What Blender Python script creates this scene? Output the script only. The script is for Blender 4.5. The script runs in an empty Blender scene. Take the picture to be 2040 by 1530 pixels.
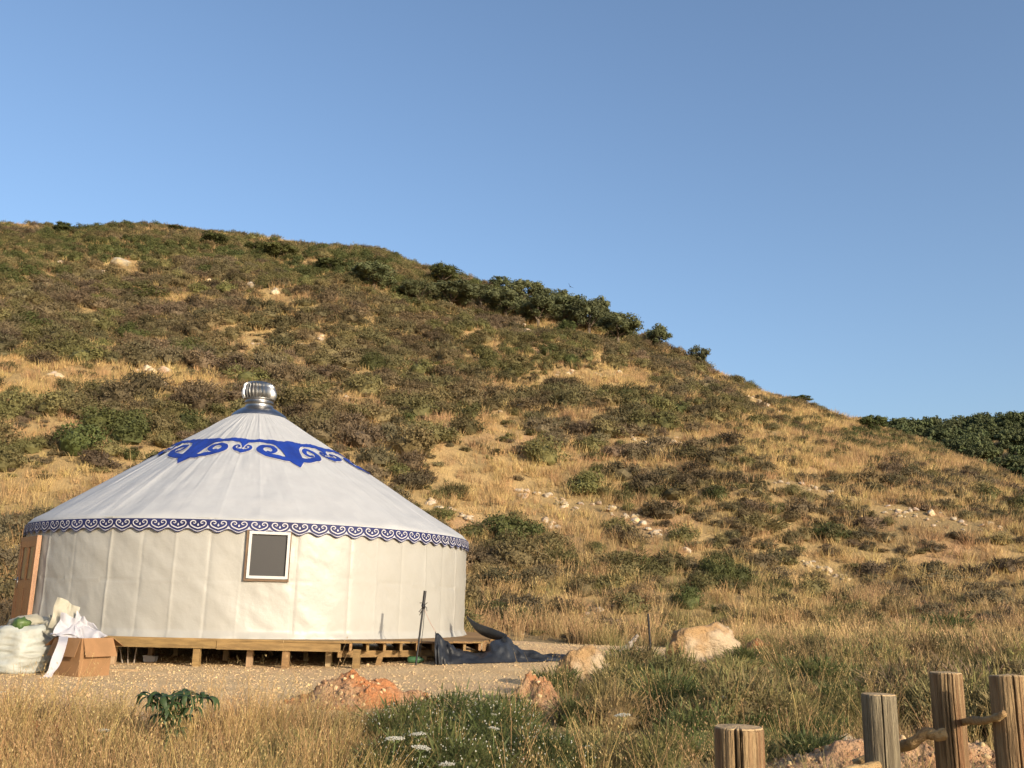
import bpy, bmesh, math
import numpy as np
from mathutils import Vector, Matrix

# ------------------------------------------------------------------ camera, sky, sun, exposure
sc = bpy.context.scene
COL = sc.collection
HC, PITCH, ROLL, FPX = 1.13, 0.2270, 0.02206, 1900.0
cam_d = bpy.data.cameras.new('camera')
cam = bpy.data.objects.new('camera', cam_d); COL.objects.link(cam)
cam_d.sensor_fit = 'HORIZONTAL'; cam_d.sensor_width = 36.0
cam_d.lens = 36.0 * FPX / 2040.0
cam_d.clip_start = 0.1; cam_d.clip_end = 6000
_f = np.array([0, math.cos(PITCH), math.sin(PITCH)]); _u0 = np.array([0, -math.sin(PITCH), math.cos(PITCH)])
CR = np.array([1, 0, 0]) * math.cos(ROLL) + _u0 * math.sin(ROLL)
CU = -np.array([1, 0, 0]) * math.sin(ROLL) + _u0 * math.cos(ROLL)
CF = _f
cam.matrix_world = Matrix(((CR[0], CU[0], -CF[0], 0), (CR[1], CU[1], -CF[1], 0), (CR[2], CU[2], -CF[2], HC), (0, 0, 0, 1)))
sc.camera = cam

SUN_AZ, SUN_EL = math.radians(40), math.radians(17.5)      # azimuth: from straight behind the camera towards the right
SUN = np.array([math.sin(SUN_AZ) * math.cos(SUN_EL), -math.cos(SUN_AZ) * math.cos(SUN_EL), math.sin(SUN_EL)])
w = bpy.data.worlds.new('World'); sc.world = w; w.use_nodes = True
nt = w.node_tree; nt.nodes.clear()
wo = nt.nodes.new('ShaderNodeOutputWorld'); bg = nt.nodes.new('ShaderNodeBackground'); sky = nt.nodes.new('ShaderNodeTexSky')
sky.sky_type = 'NISHITA'; sky.sun_disc = False
sky.sun_elevation = SUN_EL; sky.sun_rotation = math.atan2(SUN[0], SUN[1])
sky.altitude = 300; sky.air_density = 1.0; sky.dust_density = 3.8; sky.ozone_density = 2.5
bg.inputs['Strength'].default_value = 0.15
nt.links.new(sky.outputs[0], bg.inputs[0]); nt.links.new(bg.outputs[0], wo.inputs[0])
sl = bpy.data.lights.new('sun', 'SUN'); sl.energy = 4.0; sl.angle = math.radians(0.5); sl.color = (1.0, 0.86, 0.66)
so = bpy.data.objects.new('sun', sl); COL.objects.link(so)
so.rotation_euler = Vector(SUN.tolist()).to_track_quat('Z', 'Y').to_euler()
sc.view_settings.view_transform = 'Standard'; sc.view_settings.look = 'None'
sc.view_settings.gamma = 1.0; sc.view_settings.use_curve_mapping = False
sc.view_settings.exposure = 0.62
sc.cycles.max_bounces = 6; sc.cycles.diffuse_bounces = 3; sc.cycles.transparent_max_bounces = 4

# ------------------------------------------------------------------ projection helpers
def ray(px, py):
    d = CF * FPX + CR * (px - 1020) + CU * (765 - py)
    return d / np.linalg.norm(d)
def at_y(px, py, Y):
    d = ray(px, py); return np.array([0, 0, HC]) + d * (Y / d[1])
def at_z(px, py, Z):
    d = ray(px, py); return np.array([0, 0, HC]) + d * ((Z - HC) / d[2])
def project(P):
    Q = np.asarray(P, float) - np.array([0, 0, HC]); dd = Q @ CF
    dd = np.where(dd < 0.1, 0.1, dd)
    return 1020 + FPX * (Q @ CR) / dd, 765 - FPX * (Q @ CU) / dd

# ------------------------------------------------------------------ noise
def _h(ix, iy, iz, seed):
    n = (ix * 374761393 + iy * 668265263 + iz * 2147483647 + seed * 1274126177) & 0xffffffff
    n = ((n ^ (n >> 13)) * 1274126177) & 0xffffffff
    n = n ^ (n >> 16)
    return (n & 0xffff) / 65535.0
def vnoise(x, y, z=0.0, seed=0):
    x, y, z = np.broadcast_arrays(np.asarray(x, float), np.asarray(y, float), np.asarray(z, float))
    ix, iy, iz = np.floor(x).astype(np.int64), np.floor(y).astype(np.int64), np.floor(z).astype(np.int64)
    fx, fy, fz = x - ix, y - iy, z - iz
    fx = fx * fx * (3 - 2 * fx); fy = fy * fy * (3 - 2 * fy); fz = fz * fz * (3 - 2 * fz)
    def L(dz):
        a = _h(ix, iy, iz + dz, seed) * (1 - fx) + _h(ix + 1, iy, iz + dz, seed) * fx
        b = _h(ix, iy + 1, iz + dz, seed) * (1 - fx) + _h(ix + 1, iy + 1, iz + dz, seed) * fx
        return a * (1 - fy) + b * fy
    return (L(0) * (1 - fz) + L(1) * fz) * 2 - 1
def fbm(x, y, z=0.0, seed=0, octaves=4):
    s, a, f = 0, 1.0, 1.0
    for k in range(octaves):
        s = s + a * vnoise(np.asarray(x) * f, np.asarray(y) * f, np.asarray(z) * f, seed + k * 17); a *= 0.5; f *= 2.03
    return s
def sstep(a, b, x):
    t = np.clip((np.asarray(x, float) - a) / (b - a), 0, 1); return t * t * (3 - 2 * t)

# ------------------------------------------------------------------ terrain
RX = np.array([-160, -90, -70, -55, -40, -28, -15, 0, 8, 16, 24, 32, 40, 50, 65, 90, 140, 220.])
RH = np.array([42, 42, 42, 41, 40, 39, 38.5, 36, 32, 27, 22, 18, 14, 9, 6, 4, 3, 3.])
def foot(x): return 27.0 + 1.2 * vnoise(np.asarray(x) / 11.0, 3.3, seed=4) + 3.0 * sstep(5, 30, x) - 2.0 * sstep(-12, -25, x)
def ridge_y(x):
    x = np.asarray(x, float)
    return np.clip(102 - 0.10 * np.minimum(x, 0) - 0.62 * np.maximum(x, 0), 52, 125)
_T = np.linspace(0, 3.0, 601)
_sl = 1.0 * sstep(-0.02, 0.10, _T) * (1 - 0.25 * sstep(0.0, 0.25, 0.25 - _T)) * (1 - sstep(0.86, 1.12, _T) * 1.12)
_S = np.concatenate([[0], np.cumsum(0.5 * (_sl[1:] + _sl[:-1]) * np.diff(_T))])
_S = _S / np.interp(1.0, _T, _S)
def hill_t(x, y): return (np.asarray(y, float) - foot(x)) / (ridge_y(x) - foot(x))
def pad_mask(x, y):
    e = ((np.asarray(x) + 4.2) / 8.2) ** 4 + ((np.asarray(y) - 18.6) / 8.0) ** 4
    return 1 - sstep(0.55, 1.15, e)
def terr(x, y, noise=True):
    x = np.asarray(x, float); y = np.asarray(y, float)
    t = np.clip(hill_t(x, y), 0, 3)
    z = np.interp(x, RX, RH) * np.interp(t, _T, _S)
    near = sstep(11.5, 6.0, y) * (0.30 - 0.18 * sstep(0.5, 3.0, x)) + 0.12 * sstep(5.0, 2.0, y)
    z = z - near * sstep(30, 12, y) + 0.11 * sstep(-3.4, -1.2, x) * sstep(14.6, 17.2, y) * sstep(40, 26, y)
    if noise:
        k = 1 - 0.9 * pad_mask(x, y)
        z = z + 0.05 * k * fbm(x / 1.7, y / 1.7, seed=2, octaves=3) * sstep(80, 20, y)
        hk = sstep(0.02, 0.2, t)
        z = z + hk * (0.75 * fbm(x / 13, y / 13, seed=7, octaves=3) + 0.28 * vnoise(x / 3.3, y / 3.3, seed=9))
    return z
# fit the ridge heights so that the skyline has the hill's real outline
_sky = [(-60, 441), (0, 444), (120, 449), (200, 455), (420, 473), (600, 490), (800, 516), (900, 562), (1000, 601), (1100, 632), (1200, 668), (1280, 699), (1400, 734), (1500, 773), (1600, 806),
        (1720, 850), (1820, 885), (1920, 920), (2040, 965), (2150, 1000)]
for _ in range(14):
    for px, py in _sky:
        d = ray(px, py); hd = math.hypot(d[0], d[1]); tgt = d[2] / hd
        rr = np.linspace(30, 190, 900); xs, ys = d[0] / hd * rr, d[1] / hd * rr
        z = terr(xs, ys, False); el = (z - HC) / rr
        i = int(np.argmax(el)); ratio = (tgt * rr[i] + HC) / max(z[i], 0.5)
        wgt = np.exp(-((RX - xs[i]) / 9.0) ** 2); wgt = wgt / max(wgt.max(), 1e-9) * (wgt > 1e-4)
        RH *= 1 + (np.clip(ratio, 0.8, 1.25) - 1) * wgt * 0.7
def on_ground(px, py, far=330.0):
    d = ray(px, py); s = np.concatenate([np.linspace(3, 60, 1500), np.linspace(60.1, far, 2500)])
    P = np.array([0, 0, HC]) + s[:, None] * d
    below = P[:, 2] < terr(P[:, 0], P[:, 1])
    if not below.any(): return None
    return P[int(np.argmax(below))]
def gz(x, y): return float(terr(x, y))

# ------------------------------------------------------------------ mesh helpers
class MB:
    def __init__(s): s.v = []; s.f = []; s.n = 0
    def add(s, v, f):
        v = np.asarray(v, float)
        s.v.append(v); s.f += [tuple(int(i) + s.n for i in q) for q in f]; s.n += len(v); return s
    def box(s, c, size, M=None, jit=0, rng=None):
        sx, sy, sz = np.asarray(size, float) / 2
        v = np.array([(x, y, z) for z in (-sz, sz) for y in (-sy, sy) for x in (-sx, sx)])
        if jit: v = v + rng.uniform(-jit, jit, v.shape)
        if M is not None: v = v @ np.asarray(M).T
        return s.add(v + np.asarray(c, float), [(0, 2, 3, 1), (4, 5, 7, 6), (0, 1, 5, 4), (2, 6, 7, 3), (0, 4, 6, 2), (1, 3, 7, 5)])
    def bar(s, a, b, wd, ht, up=(0, 0, 1)):
        a, b = np.asarray(a, float), np.asarray(b, float); d = b - a; L = np.linalg.norm(d); d = d / L
        sd = np.cross(d, up); sd = sd / np.linalg.norm(sd); u = np.cross(sd, d)
        return s.box((a + b) / 2, (L, wd, ht), np.stack([d, sd, u], 1))
    def tube(s, pts, rad, n=8, cap=True):
        pts = np.asarray(pts, float); m = len(pts); rad = np.broadcast_to(rad, m)
        tg = np.gradient(pts, axis=0); tg /= np.linalg.norm(tg, axis=1)[:, None] + 1e-9
        ref = np.array([0.31, 0.2, 0.93]) if abs(tg[0] @ np.array([0.31, 0.2, 0.93])) < 0.9 else np.array([1, 0, 0.])
        V = []
        for i in range(m):
            a = np.cross(tg[i], ref); a /= np.linalg.norm(a); b = np.cross(tg[i], a); ref = -np.cross(tg[i], a) * 0 + ref
            th = np.linspace(0, 2 * np.pi, n, endpoint=False)
            V.append(pts[i] + rad[i] * (np.cos(th)[:, None] * a + np.sin(th)[:, None] * b))
        F = [(i * n + j, i * n + (j + 1) % n, (i + 1) * n + (j + 1) % n, (i + 1) * n + j) for i in range(m - 1) for j in range(n)]
        if cap: F += [tuple(range(n - 1, -1, -1)), tuple((m - 1) * n + j for j in range(n))]
        return s.add(np.concatenate(V), F)
    def grid(s, P, wrap=False):
        P = np.asarray(P, float); a, b = P.shape[:2]; q = b if wrap else b - 1
        return s.add(P.reshape(-1, 3), [(i * b + j, i * b + (j + 1) % b, (i + 1) * b + (j + 1) % b, (i + 1) * b + j) for i in range(a - 1) for j in range(q)])
    def mesh(s, name, smooth=False):
        m = bpy.data.meshes.new(name); m.from_pydata(np.concatenate(s.v).tolist(), [], s.f)
        if smooth: m.polygons.foreach_set('use_smooth', np.ones(len(m.polygons), bool))
        m.update(); return m
    def build(s, name, mat, parent=None, smooth=False, loc=None):
        return obj(name, s.mesh(name, smooth), mat, parent, loc)
def fast_mesh(name, V, F, smooth=False):
    """V (n,3); F (m,k) array of faces with k corners each"""
    m = bpy.data.meshes.new(name); V = np.asarray(V, np.float32); F = np.asarray(F, np.int32); k = F.shape[1]
    m.vertices.add(len(V)); m.vertices.foreach_set('co', V.ravel())
    m.loops.add(F.size); m.loops.foreach_set('vertex_index', F.ravel())
    m.polygons.add(len(F)); m.polygons.foreach_set('loop_start', np.arange(len(F), dtype=np.int32) * k)
    if smooth: m.polygons.foreach_set('use_smooth', np.ones(len(F), bool))
    m.update(calc_edges=True); return m
def obj(name, mesh, mat=None, parent=None, loc=None, rot=None, scale=None):
    o = bpy.data.objects.new(name, mesh); COL.objects.link(o)
    if mat is not None and not mesh.materials: mesh.materials.append(mat)
    if parent is not None: o.parent = parent
    if loc is not None: o.location = [float(q) for q in loc]
    if rot is not None: o.rotation_euler = [float(q) for q in rot]
    if scale is not None: o.scale = [float(q) for q in (scale if np.ndim(scale) else (scale,) * 3)]
    return o
def tag(o, label=None, cat=None, group=None, kind=None):
    if label: o['label'] = label
    if cat: o['category'] = cat
    if group: o['group'] = group
    if kind: o['kind'] = kind
    return o
def thing(name, label, cat, loc=(0, 0, 0), rz=0.0, group=None):
    o = bpy.data.objects.new(name, None); COL.objects.link(o); o.location = [float(q) for q in loc]; o.rotation_euler = (0, 0, rz)
    o.empty_display_size = 0.2
    return tag(o, label, cat, group)
def spline(P, n):
    P = np.asarray(P, float); m = len(P); out = []
    Q = np.concatenate([[2 * P[0] - P[1]], P, [2 * P[-1] - P[-2]]])
    for s_ in np.linspace(0, m - 1 - 1e-9, n):
        i = int(s_); t = s_ - i; p0, p1, p2, p3 = Q[i], Q[i + 1], Q[i + 2], Q[i + 3]
        out.append(0.5 * (2 * p1 + (p2 - p0) * t + (2 * p0 - 5 * p1 + 4 * p2 - p3) * t * t + (3 * p1 - p0 - 3 * p2 + p3) * t ** 3))
    return np.array(out)

# ------------------------------------------------------------------ materials
def pm(name, c1, c2=None, scale=5.0, detail=5.0, rough=0.8, bump=0.0, bscale=40.0, bdist=0.02, metal=0.0, spec=0.3, rnd=0.0, transl=0.0,
       stretch=(1, 1, 1), world=False, c3=None, scale3=1.0, lo=0.35, hi=0.65, lo3=0.45, hi3=0.6, tint=None, sheen=0.0):
    m = bpy.data.materials.new(name); m.use_nodes = True; t = m.node_tree; N = t.nodes; Lk = t.links
    b = N['Principled BSDF']; b.inputs['Roughness'].default_value = rough; b.inputs['Metallic'].default_value = metal
    b.inputs['Specular IOR Level'].default_value = spec
    if sheen: b.inputs['Sheen Weight'].default_value = sheen
    if world: g = N.new('ShaderNodeNewGeometry'); vec = g.outputs['Position']
    else: g = N.new('ShaderNodeTexCoord'); vec = g.outputs['Object']
    mp = N.new('ShaderNodeMapping'); mp.inputs['Scale'].default_value = stretch; Lk.new(vec, mp.inputs[0]); vec = mp.outputs[0]
    col = None
    def noise(s_, d_=5.0):
        n = N.new('ShaderNodeTexNoise'); n.inputs['Scale'].default_value = s_; n.inputs['Detail'].default_value = d_; n.inputs['Roughness'].default_value = 0.6
        Lk.new(vec, n.inputs['Vector']); return n.outputs['Fac']
    def ramp(fac, a, z):
        r = N.new('ShaderNodeMapRange'); r.inputs[1].default_value = a; r.inputs[2].default_value = z; r.interpolation_type = 'SMOOTHSTEP'
        Lk.new(fac, r.inputs[0]); return r.outputs[0]
    def mix(fac, A, B):
        x = N.new('ShaderNodeMix'); x.data_type = 'RGBA'; Lk.new(fac, x.inputs[0])
        for s_, v_ in ((6, A), (7, B)):
            if isinstance(v_, tuple): x.inputs[s_].default_value = (*v_, 1)
            else: Lk.new(v_, x.inputs[s_])
        return x.outputs[2]
    if c2 is not None: col = mix(ramp(noise(scale, detail), lo, hi), c1, c2)
    if c3 is not None: col = mix(ramp(noise(scale3, 4.0), lo3, hi3), col if col is not None else c1, c3)
    if tint is not None:        # patches that follow the place in the world, so that neighbouring plants share a tone
        g2 = N.new('ShaderNodeNewGeometry'); n2 = N.new('ShaderNodeTexNoise'); n2.inputs['Scale'].default_value = tint[1]; n2.inputs['Detail'].default_value = 3
        Lk.new(g2.outputs['Position'], n2.inputs['Vector'])
        col = mix(ramp(n2.outputs['Fac'], 0.42, 0.60), col if col is not None else c1, tint[0])
    if rnd:
        oi = N.new('ShaderNodeObjectInfo'); hs = N.new('ShaderNodeHueSaturation')
        r1 = N.new('ShaderNodeMapRange'); r1.inputs[3].default_value = 1 - rnd; r1.inputs[4].default_value = 1 + rnd; Lk.new(oi.outputs['Random'], r1.inputs[0]); Lk.new(r1.outputs[0], hs.inputs['Value'])
        mu = N.new('ShaderNodeMath'); mu.operation = 'MULTIPLY'; mu.inputs[1].default_value = 7.31; Lk.new(oi.outputs['Random'], mu.inputs[0])
        fr = N.new('ShaderNodeMath'); fr.operation = 'FRACT'; Lk.new(mu.outputs[0], fr.inputs[0])
        r2 = N.new('ShaderNodeMapRange'); r2.inputs[3].default_value = 0.5 - rnd * 0.07; r2.inputs[4].default_value = 0.5 + rnd * 0.07; Lk.new(fr.outputs[0], r2.inputs[0]); Lk.new(r2.outputs[0], hs.inputs['Hue'])
        if col is None: hs.inputs['Color'].default_value = (*c1, 1)
        else: Lk.new(col, hs.inputs['Color'])
        col = hs.outputs[0]
    if col is None: b.inputs['Base Color'].default_value = (*c1, 1)
    else: Lk.new(col, b.inputs['Base Color'])
    if bump:
        bn = N.new('ShaderNodeBump'); bn.inputs['Strength'].default_value = bump; bn.inputs['Distance'].default_value = bdist
        Lk.new(noise(bscale, 4.0), bn.inputs['Height']); Lk.new(bn.outputs[0], b.inputs['Normal'])
    if transl:
        tr = N.new('ShaderNodeBsdfTranslucent'); mx = N.new('ShaderNodeMixShader'); mx.inputs[0].default_value = transl
        if col is None: tr.inputs[0].default_value = (*c1, 1)
        else: Lk.new(col, tr.inputs[0])
        Lk.new(b.outputs[0], mx.inputs[1]); Lk.new(tr.outputs[0], mx.inputs[2]); Lk.new(mx.outputs[0], N['Material Output'].inputs['Surface'])
    return m

M = {}
M['ground'] = pm('hill_ground', (0.35, 0.24, 0.105), (0.22, 0.155, 0.07), 0.35, 8, 0.95, 0.8, 9.0, 0.10, world=True, c3=(0.36, 0.22, 0.11), scale3=0.12, lo3=0.52, hi3=0.66)
M['gravel'] = pm('gravel_bed', (0.67, 0.475, 0.26), (0.57, 0.39, 0.20), 1.3, 8, 0.95, 1.0, 26.0, 0.08, world=True, c3=(0.62, 0.415, 0.225), scale3=0.35)
M['pebble'] = pm('pebble', (0.47, 0.34, 0.185), (0.40, 0.275, 0.145), 3, 3, 0.9, rnd=0.15)
M['red_soil'] = pm('red_soil', (0.29, 0.155, 0.078), (0.37, 0.235, 0.135), 4.0, 8, 0.95, 1.0, 22, 0.05, world=True, c3=(0.36, 0.15, 0.06), scale3=1.6)
M['rock'] = pm('limestone', (0.44, 0.375, 0.285), (0.33, 0.26, 0.185), 3.0, 7, 0.9, 0.8, 9, 0.06, rnd=0.22, c3=(0.46, 0.32, 0.18), scale3=1.2)
M['boulder'] = pm('ochre_boulder', (0.31, 0.195, 0.092), (0.18, 0.105, 0.048), 2.2, 9, 0.9, 1.0, 6, 0.12, c3=(0.37, 0.28, 0.18), scale3=1.3)
M['shrub_brown'] = pm('shrub_brown', (0.130, 0.102, 0.048), (0.090, 0.073, 0.036), 6, 3, 0.85, rnd=0.35, transl=0.10, tint=((0.125, 0.096, 0.056), 0.09))
M['shrub_olive'] = pm('shrub_olive', (0.128, 0.114, 0.040), (0.090, 0.082, 0.030), 6, 3, 0.8, rnd=0.32, transl=0.12, tint=((0.145, 0.115, 0.050), 0.08))
M['shrub_green'] = pm('shrub_green', (0.078, 0.086, 0.024), (0.054, 0.060, 0.018), 6, 3, 0.75, rnd=0.25, transl=0.15)
M['tree_leaf'] = pm('tree_leaf', (0.098, 0.106, 0.044), (0.062, 0.068, 0.028), 3, 3, 0.7, rnd=0.22, transl=0.12)
M['far_leaf'] = pm('far_leaf', (0.078, 0.092, 0.034), (0.052, 0.063, 0.025), 1, 3, 0.75, rnd=0.25, transl=0.1)
M['bark'] = pm('bark', (0.13, 0.10, 0.07), (0.08, 0.06, 0.045), 8, 4, 0.9, 0.6, 20)
M['straw'] = pm('dry_grass', (0.50, 0.355, 0.155), (0.41, 0.28, 0.12), 2, 2, 0.75, rnd=0.25, transl=0.25, tint=((0.38, 0.25, 0.12), 0.22))
M['straw_near'] = pm('dry_oat_grass', (0.45, 0.30, 0.12), (0.33, 0.21, 0.085), 3, 2, 0.7, rnd=0.30, transl=0.25, tint=((0.30, 0.20, 0.085), 0.9))
M['green_grass'] = pm('green_grass', (0.15, 0.145, 0.045), (0.22, 0.18, 0.068), 2, 2, 0.7, rnd=0.35, transl=0.25, tint=((0.29, 0.215, 0.09), 0.6))
M['herb'] = pm('herb_leaf', (0.062, 0.080, 0.022), (0.10, 0.106, 0.034), 5, 2, 0.65, rnd=0.2, transl=0.2)
M['bigleaf'] = pm('broad_leaf', (0.026, 0.046, 0.013), (0.042, 0.066, 0.02), 9, 3, 0.55, transl=0.1, spec=0.35)
M['white_petal'] = pm('white_petal', (0.50, 0.48, 0.40), rough=0.8, transl=0.2)
M['twig'] = pm('dead_twig', (0.15, 0.10, 0.068), (0.22, 0.15, 0.10), 5, 2, 0.9, rnd=0.15)
M['stem'] = pm('green_stem', (0.13, 0.17, 0.06), rough=0.7)

# ------------------------------------------------------------------ ground sheet
def axis(*segs):
    out = [np.array([segs[0][0]], float)]
    for a, b, n in segs: out.append(np.linspace(a, b, n + 1)[1:])
    return np.concatenate(out)
gx = axis((-1500, -200, 8), (-200, -90, 22), (-90, -12, 110), (-12, 9, 90), (9, 75, 100), (75, 200, 25), (200, 1500, 8))
gy = axis((-400, -20, 8), (-20, 3, 14), (3, 26, 110), (26, 125, 170), (125, 330, 30), (330, 2500, 10))
GX, GY = np.meshgrid(gx, gy)
V = np.stack([GX, GY, terr(GX, GY)], -1).reshape(-1, 3)
na, nb = GX.shape; ii = np.arange(na * nb).reshape(na, nb)
F = np.stack([ii[:-1, :-1], ii[:-1, 1:], ii[1:, 1:], ii[1:, :-1]], -1).reshape(-1, 4)
tag(obj('ground', fast_mesh('ground', V, F, True), M['ground']), kind='structure')

# gravel yard round the yurt: an irregular sheet lying on the ground
rng = np.random.default_rng(11)
th = np.linspace(0, 2 * np.pi, 160, endpoint=False)
def yard_r(th):
    c, s_ = np.cos(th), np.sin(th)
    base = 1.0 / ((np.abs(c) / np.where(c > 0, 9.4, 9.0)) ** 3 + (np.abs(s_) / np.where(s_ > 0, 8.2, 9.2)) ** 3) ** (1 / 3)
    den = 3.0 * c - s_; line = np.where(den > 0.3, 19.1 / np.maximum(den, 0.3), 99.0)
    return np.minimum(base, line) * (1 + 0.06 * fbm(c * 2.2, s_ * 2.2, seed=5))
YC = np.array([-3.6, 18.8])
rr = np.concatenate([np.linspace(0, 0.9, 24), np.linspace(0.93, 1.0, 4)])
P = np.zeros((len(rr), len(th), 3))
for i, q in enumerate(rr):
    x = YC[0] + yard_r(th) * q * np.cos(th); y = YC[1] + yard_r(th) * q * np.sin(th)
    P[i, :, 0] = x; P[i, :, 1] = y; P[i, :, 2] = terr(x, y) + 0.035 * (1 - sstep(0.93, 1.0, q)) - 0.02 * sstep(0.93, 1.0, q)
tag(MB().grid(P, True).build('gravel_yard', M['gravel'], smooth=True), kind='structure')
def in_yard(x, y, s_=1.0):
    dx, dy = np.asarray(x) - YC[0], np.asarray(y) - YC[1]
    return np.hypot(dx, dy) < yard_r(np.arctan2(dy, dx)) * s_

# far wooded hill behind the spur
fx = np.linspace(40, 420, 60); fy = np.linspace(150, 420, 40); FX, FY = np.meshgrid(fx, fy)
def far_h(x, y):
    x = np.asarray(x, float); y = np.asarray(y, float)
    r = sstep(160, 255, y) * (1 - 0.25 * sstep(255, 420, y))
    return -3 + (50 + 5.0 * sstep(80, 150, x) + 10 * sstep(140, 300, x)) * r * sstep(40, 90, x) + 2.5 * fbm(x / 30, y / 30, seed=31, octaves=3)
V = np.stack([FX, FY, far_h(FX, FY)], -1).reshape(-1, 3)
na, nb = FX.shape; ii = np.arange(na * nb).reshape(na, nb)
F = np.stack([ii[:-1, :-1], ii[:-1, 1:], ii[1:, 1:], ii[1:, :-1]], -1).reshape(-1, 4)
tag(obj('far_hill', fast_mesh('far_hill', V, F, True), M['ground']), kind='structure')

# ------------------------------------------------------------------ plant prototypes
def leaf_faces(rng, pos, nrm, size, asp=0.55):
    """one quad (rhombus) per leaf at pos with normal nrm"""
    n = len(pos); nrm = nrm / (np.linalg.norm(nrm, axis=1)[:, None] + 1e-9)
    a = np.cross(nrm, rng.normal(size=(n, 3))); a /= np.linalg.norm(a, axis=1)[:, None] + 1e-9
    b = np.cross(nrm, a); s_ = np.asarray(size)
    s_ = (np.broadcast_to(s_, n) * rng.uniform(0.6, 1.35, n))[:, None]
    V = np.stack([pos - a * s_, pos - b * s_ * asp + nrm * s_ * 0.15, pos + a * s_, pos + b * s_ * asp + nrm * s_ * 0.15], 1).reshape(-1, 3)
    return V, np.arange(4 * n).reshape(n, 4)
def blob_core(rng, rad, sub=2, amp=0.25, seed=0):
    bm = bmesh.new(); bmesh.ops.create_icosphere(bm, subdivisions=sub, radius=1.0)
    V = np.array([v.co[:] for v in bm.verts]); F = np.array([[v.index for v in f.verts] for f in bm.faces]); bm.free()
    V = V * (1 + amp * fbm(V[:, 0] * 2.2 + seed, V[:, 1] * 2.2, V[:, 2] * 2.2, seed=seed, octaves=2))[:, None]
    return V * np.asarray(rad), F
def shrub_mesh(name, seed, n=420, rad=(0.5, 0.5, 0.38), nclump=16, leaf=0.055, mat=None, core=0.60, spiky=0.0, flat=0.5, asp=0.5):
    rng = np.random.default_rng(seed); rad = np.asarray(rad)
    d = rng.normal(size=(nclump, 3)); d[:, 2] = np.abs(d[:, 2]) * 1.1 - 0.15; d /= np.linalg.norm(d, axis=1)[:, None]
    cc = d * rng.uniform(0.62, 0.95, nclump)[:, None]; cr = rng.uniform(0.24, 0.46, nclump)
    k = rng.integers(0, nclump, n); e = rng.normal(size=(n, 3)); e /= np.linalg.norm(e, axis=1)[:, None]
    p = cc[k] + e * cr[k][:, None] * rng.uniform(0.65, 1.12, n)[:, None]
    nr = e * 0.8 + p * 0.5 + rng.normal(size=(n, 3)) * flat
    p = p * rad + np.array([0, 0, rad[2] * 0.55]); p[:, 2] = np.maximum(p[:, 2], -0.02)
    V, F = leaf_faces(rng, p, nr / rad, leaf, asp)
    F = [tuple(q) for q in F]
    if spiky:
        m = int(n * spiky); i = rng.integers(0, n, m); base = p[i]; dr = base * np.array([1, 1, 0.6]) + np.array([0, 0, 0.25]) + rng.normal(size=(m, 3)) * 0.12
        dr /= np.linalg.norm(dr, axis=1)[:, None]; sd = np.cross(dr, rng.normal(size=(m, 3))); sd /= np.linalg.norm(sd, axis=1)[:, None]
        ln = rng.uniform(0.08, 0.2, m)[:, None]; o = len(V)
        V = np.concatenate([V, np.stack([base - sd * 0.012, base + sd * 0.012, base + dr * ln], 1).reshape(-1, 3)])
        F += [tuple(o + np.arange(3) + 3 * j) for j in range(m)]
    if core:
        cv, cf = blob_core(rng, rad * core, 2, 0.22, seed); cv = cv + np.array([0, 0, rad[2] * 0.5]); o = len(V)
        V = np.concatenate([V, cv]); F += [tuple(q + o) for q in cf]
    me = bpy.data.meshes.new(name); me.from_pydata(V.tolist(), [], F); me.update(); me.materials.append(mat); return me
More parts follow.
